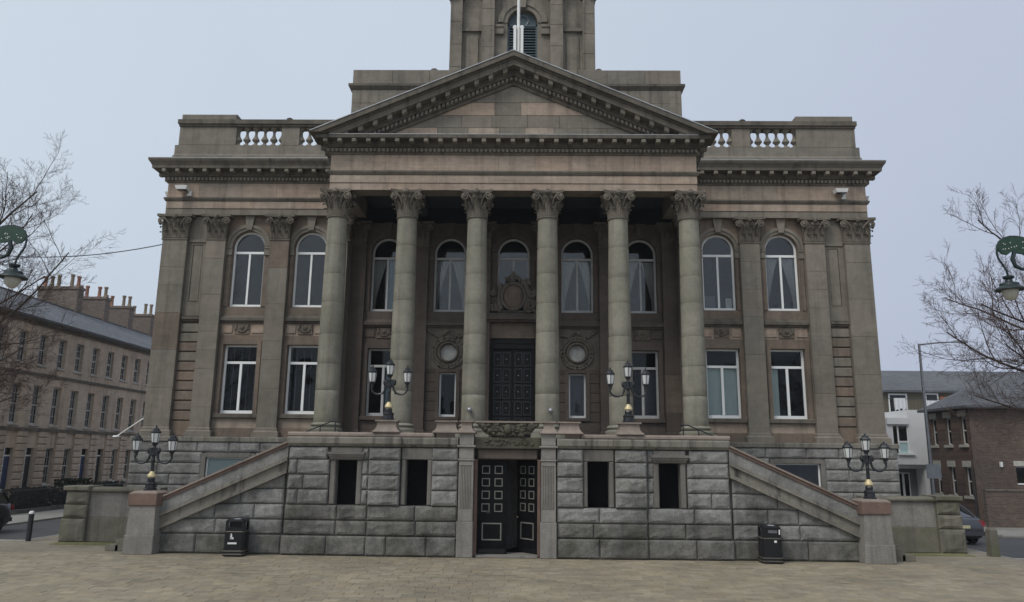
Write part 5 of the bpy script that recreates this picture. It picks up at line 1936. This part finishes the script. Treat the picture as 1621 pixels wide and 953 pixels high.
gw = thing('garden_wall', 'brown brick garden wall along the pavement in front of the brick house', 'wall', (22.3, 13.1, 0))
MB().box(0, 12, 0, .23, -.02, 1.62).build('wall', 'brown_brick', gw)
for i in range(12):
    MB().cbox(i + .003, i + .997, -.04, .27, 1.62, 1.72, .02).build('coping_stone', 'dark_sandstone', gw)

wb = thing('white_building', 'white rendered building with boxy upper storey beyond the brick house', 'building', (22.1, 22, 0))
m = MB()
m.box(0, .35, 0, .3, 2.78, 5.12)
m.box(.35, .65, 0, .3, 2.78, 3.3)
m.box(.65, 1.25, 0, .3, 2.78, 3.45)
m.box(1.25, 6, 0, .3, 2.78, 5.98)
m.box(0, 1.25, -.12, .3, 5.12, 5.5)
m.box(0, .25, .3, 6, 2.78, 5.5)
m.box(0, 6, .3, 6, 2.55, 2.775)
m.box(0, 6, .3, 6, 5.12, 5.4)
m.box(1.25, 1.5, .3, 6, 5.4, 5.98)
m.build('upper_wall', 'white_render', wb)
w = MB()
w.box(.62, .70, .05, .15, 3.45, 5.10)
w.box(1.19, 1.27, .05, .15, 3.45, 5.10)
w.box(.70, 1.19, .05, .15, 5.02, 5.10)
w.box(.70, 1.19, .05, .15, 4.05, 4.15)
w.box(.36, .62, .05, .15, 5.02, 5.10)
wo_ = w.build('window', 'white_frame', wb)
MB().box(.70, 1.19, .09, .10, 4.15, 5.02).build('pane', 'dark_glass', wo_)
MB().box(.36, .62, .09, .10, 3.45, 5.02).build('pane', 'dark_glass', wo_)
MB().box(.70, 1.19, .08, .11, 3.45, 4.05).build('spandrel_panel', 'pale_teal', wo_)
MB().box(.5, 1.5, -.12, .05, 3.33, 3.44).build('sill', 'white_frame', wo_)
m = MB()
m.box(.3, 6, 1.2, 1.4, 0, 2.55)
m.build('lower_wall', 'grey_steel', wb)
for x in (.45, .85, 1.25):
    f = MB()
    f.box(x, x + .05, 1.1, 1.2, .2, 2.3)
    f.box(x + .33, x + .38, 1.1, 1.2, .2, 2.3)
    f.box(x + .05, x + .33, 1.1, 1.2, 2.24, 2.3)
    fo = f.build('window', 'white_frame', wb)
    MB().box(x + .05, x + .33, 1.14, 1.15, .2, 2.24).build('pane', 'dark_glass', fo)
MB().box(2.1, 2.35, .2, 1.2, 0, 2.55).build('pier', 'white_render', wb)

fl = thing('flat_block', 'long low block of flats with grey slate roof and balcony behind the brick house', 'building', (20, 34, 0))
m = MB()
m.box(0, 26, 0, 8, 0, 8.25)
m.build('wall', 'buff_brick', fl)
MB().prism([(-.35, 8.2), (4, 10.15), (8.35, 8.2), (8.35, 8.05), (-.35, 8.05)], -.2, 26.2, 'x').build('roof', 'slate_right', fl)
for a, b, z0, z1, mat in ((8.0, 9.4, 6.1, 7.95, 'dark_glass'), (10.75, 11.75, 7.25, 8.0, 'dark_glass'), (13.6, 14.3, 7.2, 8.0, 'dark_glass')):
    f = MB()
    for p, q in ((a, a + .1), (b - .1, b)):
        f.box(p, q, -.06, .02, z0, z1)
    f.box(a + .1, b - .1, -.06, .02, z0, z0 + .1)
    f.box(a + .1, b - .1, -.06, .02, z1 - .1, z1)
    fo = f.build('window', 'white_frame', fl)
    MB().box(a + .1, b - .1, -.03, -.02, z0 + .1, z1 - .1).build('pane', mat, fo)
MB().box(11.85, 12.9, -.08, -.005, 6.8, 7.75).build('orange_infill', 'orange_panel', fl)
m = MB()
m.box(7, 22, -1.3, -1.26, 7.45, 7.5)
for i in range(61):
    m.box(7 + i * .25, 7.02 + i * .25, -1.29, -1.27, 6.3, 7.45)
m.build('balcony_rail', 'gutter', fl)
MB().box(7, 22, -1.35, -.01, 6.05, 6.3).build('balcony_slab', 'white_render', fl)
for j, (x, wd, h) in enumerate(((8.2, .8, 1.0), (10.55, .9, .8))):
    t = thing('laundry', ('white laundry hung over the balcony rail nearest the town hall', 'pale patterned cloth on the balcony rail behind the lamp column')[j], 'laundry', (20 + x, 32.66, 6.72))
    m = MB()
    rs = []
    for k in range(9):
        yy = .03 * math.sin(k * 2.1)
        rs.append([(-wd / 2 + wd * k / 8, yy - .02, random.uniform(-.15, .05) if k % 3 else -.2), (-wd / 2 + wd * k / 8, yy - .02, h * .8), (-wd / 2 + wd * k / 8, yy + .08, h * .8), (-wd / 2 + wd * k / 8, yy + .08, .3)])
    m.rings(rs)
    m.build('cloth', 'laundry', t)

lc = thing('lamp_column', 'tall grey street light column with blank sign beyond the right flank wall', 'street light', (20.95, 15.2, 0))
MB().tube([(0, 0, 0), (0, 0, 2), (0, 0, 8.95)], [.11, .09, .06], 10).build('column', 'grey_steel', lc, 40)
MB().tube([(0, 0, 8.9), (.8, 0, 9.0), (2.0, 0, 9.08)], [.045, .04, .035], 8).build('arm', 'grey_steel', lc, 40)
MB().frustum((1.7, 2.5, -.1, .1, 9.02), (1.8, 2.45, -.06, .06, 9.14)).build('luminaire', 'grey_steel', lc)
MB().box(-.30, .42, -.13, -.11, 2.15, 2.85).build('sign_plate', 'grey_steel', lc)

# ------------------------------------------------------------------ cars
plain('car_black', (.012, .013, .016), .18, .3, .5, .05)
plain('car_grey', (.075, .078, .088), .25, .5, .5, .05)
plain('tyre', (.012, .012, .012), .8)
plain('rim', (.40, .41, .43), .3, .8)
plain('tail_red', (.22, .012, .012), .25)
plain('plate_yellow', (.50, .46, .28), .5)
plain('chrome', (.6, .6, .62), .2, .9)
glass('car_glass', (.12, .14, .15), 1.9)
def car(label, loc, rz, paint, tall=0):
    t = thing('parked_car', label, 'car', loc, rz, 'parked cars')
    def sec(y, zb, zl, hw):
        return [(-hw * .86, y, zb), (-hw * .98, y, zb + .12), (-hw, y, (zb + zl) / 2), (-hw * .985, y, zl - .10), (-hw * .88, y, zl),
                (hw * .88, y, zl), (hw * .985, y, zl - .10), (hw, y, (zb + zl) / 2), (hw * .98, y, zb + .12), (hw * .86, y, zb)]
    h = tall
    st = [(-2.22, .42, .72 + h, .70), (-2.16, .30, .92 + h, .80), (-1.95, .24, 1.0 + h, .86), (-1.2, .20, 1.0 + h, .88), (0, .18, .97 + h, .89), (1.1, .2, .95 + h, .88), (1.75, .24, .84 + h * .8, .86), (2.08, .30, .70 + h * .6, .80), (2.2, .4, .58 + h * .5, .68)]
    MB().rings([sec(*a) for a in st]).build('body', paint, t, 50)
    rear = -2.05 if tall else -1.85
    ry = -1.75 if tall else -1.0
    def loop(y0, y1, hw, z, c=.12):
        return [(-hw + c, y0, z), (hw - c, y0, z), (hw, y0 + c, z), (hw, y1 - c, z), (hw - c, y1, z), (-hw + c, y1, z), (-hw, y1 - c, z), (-hw, y0 + c, z)]
    MB().rings([loop(rear, 1.15, .80, .95 + h), loop(ry - .25, .55, .70, 1.22 + h), loop(ry, .22, .62, 1.40 + h)]).build('windows', 'car_glass', t, 30)
    MB().rings([loop(ry - .05, .28, .635, 1.39 + h), loop(ry + .02, .22, .60, 1.44 + h), loop(ry + .2, .05, .45, 1.465 + h)]).build('roof', paint, t, 50)
    p = MB()
    for s in (-1, 1):
        for a, b in (((s * .79, rear + .1, .96 + h), (s * .62, ry + .02, 1.41 + h)), ((s * .79, 1.05, .96 + h), (s * .62, .2, 1.41 + h)), ((s * .80, -.35, .96 + h), (s * .635, -.35, 1.41 + h))):
            p.tube([a, ((a[0] + b[0]) / 2 * 1.03, (a[1] + b[1]) / 2, (a[2] + b[2]) / 2 + .02), b], .035, 5)
    p.build('pillar', paint, t)
    for s in (-1, 1):
        for y in (-1.32, 1.38):
            w = MB().lathe([(.20, -.10), (.31, -.10), (.325, -.06), (.325, .06), (.31, .10), (.20, .10)], 20, s * .79, y, .325, 'x').build('wheel', 'tyre', t, 40)
            MB().lathe([(.20, -.095), (.205, .095)], 16, s * .79, y, .325, 'x').build('rim', 'rim', w, 30)
        m = MB().frustum((s * .72 - .14, s * .72 + .14, -2.20, -2.05, .70 + h), (s * .72 - .12, s * .72 + .12, -2.17, -2.0, .90 + h))
        m.build('tail_light', 'tail_red', t)
        m = MB().frustum((s * .66 - .14, s * .66 + .14, 2.02, 2.16, .60 + h * .5), (s * .66 - .12, s * .66 + .12, 1.95, 2.06, .70 + h * .5))
        m.build('headlight', 'lantern_glass', t)
        MB().blob((s * .95, .75, 1.0 + h), .09, 8, 5, (1, .6, .8)).build('wing_mirror', paint, t, 50)
        if tall:
            MB().tube([(s * .58, ry + .1, 1.47 + h), (s * .58, .1, 1.48 + h)], .022, 6).build('roof_rail', 'chrome', t)
    MB().box(-.26, .26, -2.24, -2.19, .62, .73).build('number_plate', 'plate_yellow', t)
    MB().box(-.78, .78, -2.26, -2.10, .36, .52).build('bumper', paint, t)
    return t
car('black estate car with bright roof rails at the left edge of the picture', (-20.55, 4.5, -.08), PI, 'car_black', .12)
car('grey saloon parked tail-on beyond the right flank wall', (17.05, 8.0, -.08), 0, 'car_grey')

# ------------------------------------------------------------------ bollards, bracket, cable
t = thing('bollard', 'black metal bollard with pale cap near the left kerb', 'bollard', (-16.5, 2.78, -.01))
MB().lathe([(.085, -.01), (.085, .86), (.095, .87), (.095, .90)], 14).build('post', 'black_iron', t, 40)
MB().lathe([(.085, .90), (.09, .93), (.07, .98), (.03, 1.0)], 14).build('cap', 'label_white', t, 40)
t = thing('bollard', 'weathered square stone bollard near the right kerb', 'bollard', (15.86, 2.0, -.01))
MB().frustum((-.14, .14, -.14, .14, -.01), (-.125, .125, -.125, .125, .82)).build('post', 'garden_stone', t)
MB().frustum((-.125, .125, -.125, .125, .823), (-.07, .07, -.07, .07, .90)).build('cap', 'garden_stone', t)
t = thing('angled_pole', 'short white pole slanting out from the left side of the town hall', 'pole', (-15.22, 8.0, 4.6))
MB().tube([(.3, 0, .22), (-.45, 0, -.26), (-1.38, 0, -.92)], [.03, .03, .025], 7).build('rod', 'white_paint', t, 40)
MB().lathe([(.06, 0), (.16, .04), (.14, .09), (.03, .1)], 10, -1.4, 0, -1.0).build('end_disc', 'white_paint', t, 40)
cb = thing('overhead_cable', 'thin dark cable sagging from the left corner of the town hall across the street', 'cable', (-14.95, 7.2, 11.85))
pts = []
for i in range(21):
    u = i / 20
    pts.append((-16.5 * u, 6 * u, 2.0 * u - 4 * .85 * u * (1 - u)))
MB().tube(pts, .022, 5).build('wire', 'black_iron', cb)

# ------------------------------------------------------------------ ornamental street lamps at the edges
def street_lamp(label, loc, sgn):
    """double-armed lamp; sgn = side of the arm that reaches into the picture"""
    t = thing('street_lamp', label, 'street lamp', loc, 0, 'ornamental double-arm street lamps')
    MB().lathe([(.20, -.22), (.20, .12), (.15, .16), (.13, .9), (.16, .95), (.085, 1.05), (.075, 4), (.065, 7.7), (.09, 7.74), (.06, 7.8), (.05, 8.9), (.02, 9.1)], 12).build('post', 'lamp_dark_green', t, 40)
    for s in (-1, 1):
        top = [(.05, 7.95), (.28, 8.20), (.45, 8.33), (.62, 8.37), (.80, 8.37), (.96, 8.32), (1.08, 8.23), (1.14, 8.12)]
        low = [(1.12, 8.02), (1.04, 7.93), (.92, 7.91), (.84, 7.97), (.76, 8.00), (.66, 7.95), (.52, 7.93), (.36, 7.98), (.20, 7.95), (.05, 7.85)]
        p = MB().prism([(s * a, b) for a, b in top + low], -.025, .025).build('panel', 'green_panel', t)
        d = MB()
        for k in range(12):
            a, b = random.uniform(.45, 1.05), random.uniform(8.02, 8.24)
            d.lathe([(.012, 0), (.012, .008)], 6, s * a, -.026, b, 'y')
        d.build('stud', 'label_white', p)
        m = MB()
        m.tube([(s * a, 0, b + .01) for a, b in top] + [(s * 1.16, 0, 7.98), (s * 1.14, 0, 7.82), (s * 1.05, 0, 7.66), (s * .98, 0, 7.52), (s * .95, 0, 7.36)], .026, 7)
        m.tube([(s * .74, 0, 7.98), (s * .80, 0, 7.80), (s * .74, 0, 7.62), (s * .58, 0, 7.55), (s * .42, 0, 7.58)], [.05, .055, .05, .04, .03], 7)
        m.tube([(s * .05, 0, 7.3), (s * .3, 0, 7.45), (s * .5, 0, 7.6)], .03, 6)
        m.build('hook_arm', 'lamp_dark_green', t, 40)
        l = MB().lathe([(.05, .36), (.13, .34), (.12, .29), (.07, .27), (.09, .20), (.21, .16), (.22, .10), (.33, .02), (.34, 0), (.10, 0)], 16, s * .95, 0, 7.03).build('lantern', 'lamp_dark_green', t, 35)
        MB().lathe([(.18, 0), (.19, -.06), (.15, -.17), (.08, -.24), (.01, -.26)], 14, s * .95, 0, 7.03).build('bowl', 'lamp_bowl', l, 50)
    return t
a = street_lamp('green crescent-armed street lamp at the left edge of the picture', (-13.17, -6, .2), 1)
c = copy_tree(a)
c['label'] = 'green crescent-armed street lamp at the right edge of the picture'
c.location = (13.22, -6, .07)

# ------------------------------------------------------------------ bare trees
plain('bark', (.060, .048, .042), .9, 0, .15, .4, 14, .4)
plain('twig_bark', (.085, .058, .052), .9, 0, .15, .3, 14)
def bare_tree(label, loc, seed, aims, height):
    rnd = random.Random(seed)
    t = thing('bare_tree', label, 'tree', loc, 0, 'leafless trees at the edges of the square')
    trunk, crown, twigs = MB(), MB(), MB()
    def path(p, d, L, n, wob, up):
        pts = [p.copy()]
        for i in range(n):
            d = (d + Vector((rnd.uniform(-wob, wob), rnd.uniform(-wob, wob), rnd.uniform(-wob, wob) + up))).normalized()
            p = p + d * (L / n)
            pts.append(p.copy())
        return pts, d
    def grow(p, d, L, r, lev):
        n = (9, 7, 5, 4, 3)[lev]
        pts, d2 = path(p, d, L, n, (.13, .17, .22, .26, .32)[lev], (.03, .06, .07, .06, .04)[lev])
        rr = [r * (1 - .7 * i / n) for i in range(n + 1)]
        (crown if lev < 2 else twigs).tube(pts, rr, 6 if lev < 1 else 4 if lev < 2 else 3, cap=False)
        if lev >= 4:
            return
        kids = (9, 7, 6, 4)[lev]
        for k in range(kids):
            u = .16 + .84 * (k + rnd.random() * .8) / kids
            u = min(u, .99)
            i = min(n - 1, int(u * n))
            q = pts[i].lerp(pts[i + 1], u * n - i)
            ax = (pts[i + 1] - pts[i]).normalized()
            side = ax.orthogonal().normalized()
            side.rotate(Matrix.Rotation(rnd.uniform(0, 2 * PI), 3, ax))
            ang = rnd.uniform(.45, .9)
            nd = (ax * math.cos(ang) + side * math.sin(ang)).normalized()
            grow(q, nd, L * rnd.uniform(.36, .56) * (1.15 - .45 * u), max(.0042, r * (1 - .7 * u) * rnd.uniform(.48, .68)), lev + 1)
    pts, d = path(Vector((0, 0, -.05)), Vector((0, 0, 1)), height, 8, .05, .05)
    trunk.tube(pts, [.26, .2, .19, .18, .17, .165, .16, .15, .14], 10)
    trunk.build('trunk', 'bark', t, 50)
    for (h, dx, dy, dz, L, r) in aims:
        i = min(7, int(h / height * 8))
        grow(pts[i], Vector((dx, dy, dz)).normalized(), L, r, 0)
    crown.build('crown', 'bark', t, 50, fix=False)
    tag(twigs.build('twigs', 'twig_bark', t, fix=False), kind='stuff')
    print('tree', len(twigs.f), len(crown.f))
    return t
bare_tree('leafless tree reaching in from the right edge of the picture', (17.7, -2, -.012), 8,
          [(5.0, -1, .1, .16, 5.2, .062), (6.0, -1, -.2, .40, 5.0, .058), (7.0, -.8, .1, .75, 4.8, .055), (4.6, -1, .2, -.02, 4.0, .05), (7.6, -.3, .2, 1, 5, .07), (6.5, .8, .2, .5, 4, .06), (5.8, .2, 1, .4, 4, .06), (6.8, -1, .3, .55, 5.0, .05), (5.6, -1, -.3, .28, 4.6, .05)], 8)
bare_tree('leafless tree reaching in from the left edge of the picture', (-18.1, -2, -.012), 15,
          [(5.6, 1, .1, .38, 6.2, .055), (6.4, 1, -.1, .55, 4.2, .052), (7.2, .7, .1, .9, 4.4, .05), (4.6, 1, .2, .02, 3.4, .045), (7.6, .2, .2, 1, 5.2, .07), (6.5, -.8, .2, .5, 4, .06), (5.2, .9, .5, -.1, 3.2, .04), (5.8, -.2, 1, .4, 4, .06), (5.9, 1, .3, .15, 3.8, .045)], 8)

# ------------------------------------------------------------------ thin winter mist over the streets
hz = MB().box(-330, 330, -330, 330, -1.5, 40).build('haze', 'white_paint')
hz.data.materials.clear()
hm = bpy.data.materials.new('haze')
hm.use_nodes = True
hm.node_tree.nodes.clear()
ho = hm.node_tree.nodes.new('ShaderNodeOutputMaterial')
hv = hm.node_tree.nodes.new('ShaderNodeVolumePrincipled')
hv.inputs['Color'].default_value = (.9, .93, .97, 1)
hv.inputs['Density'].default_value = .0004
hm.node_tree.links.new(hv.outputs[0], ho.inputs['Volume'])
hz.data.materials.append(hm)
tag(hz, kind='stuff')
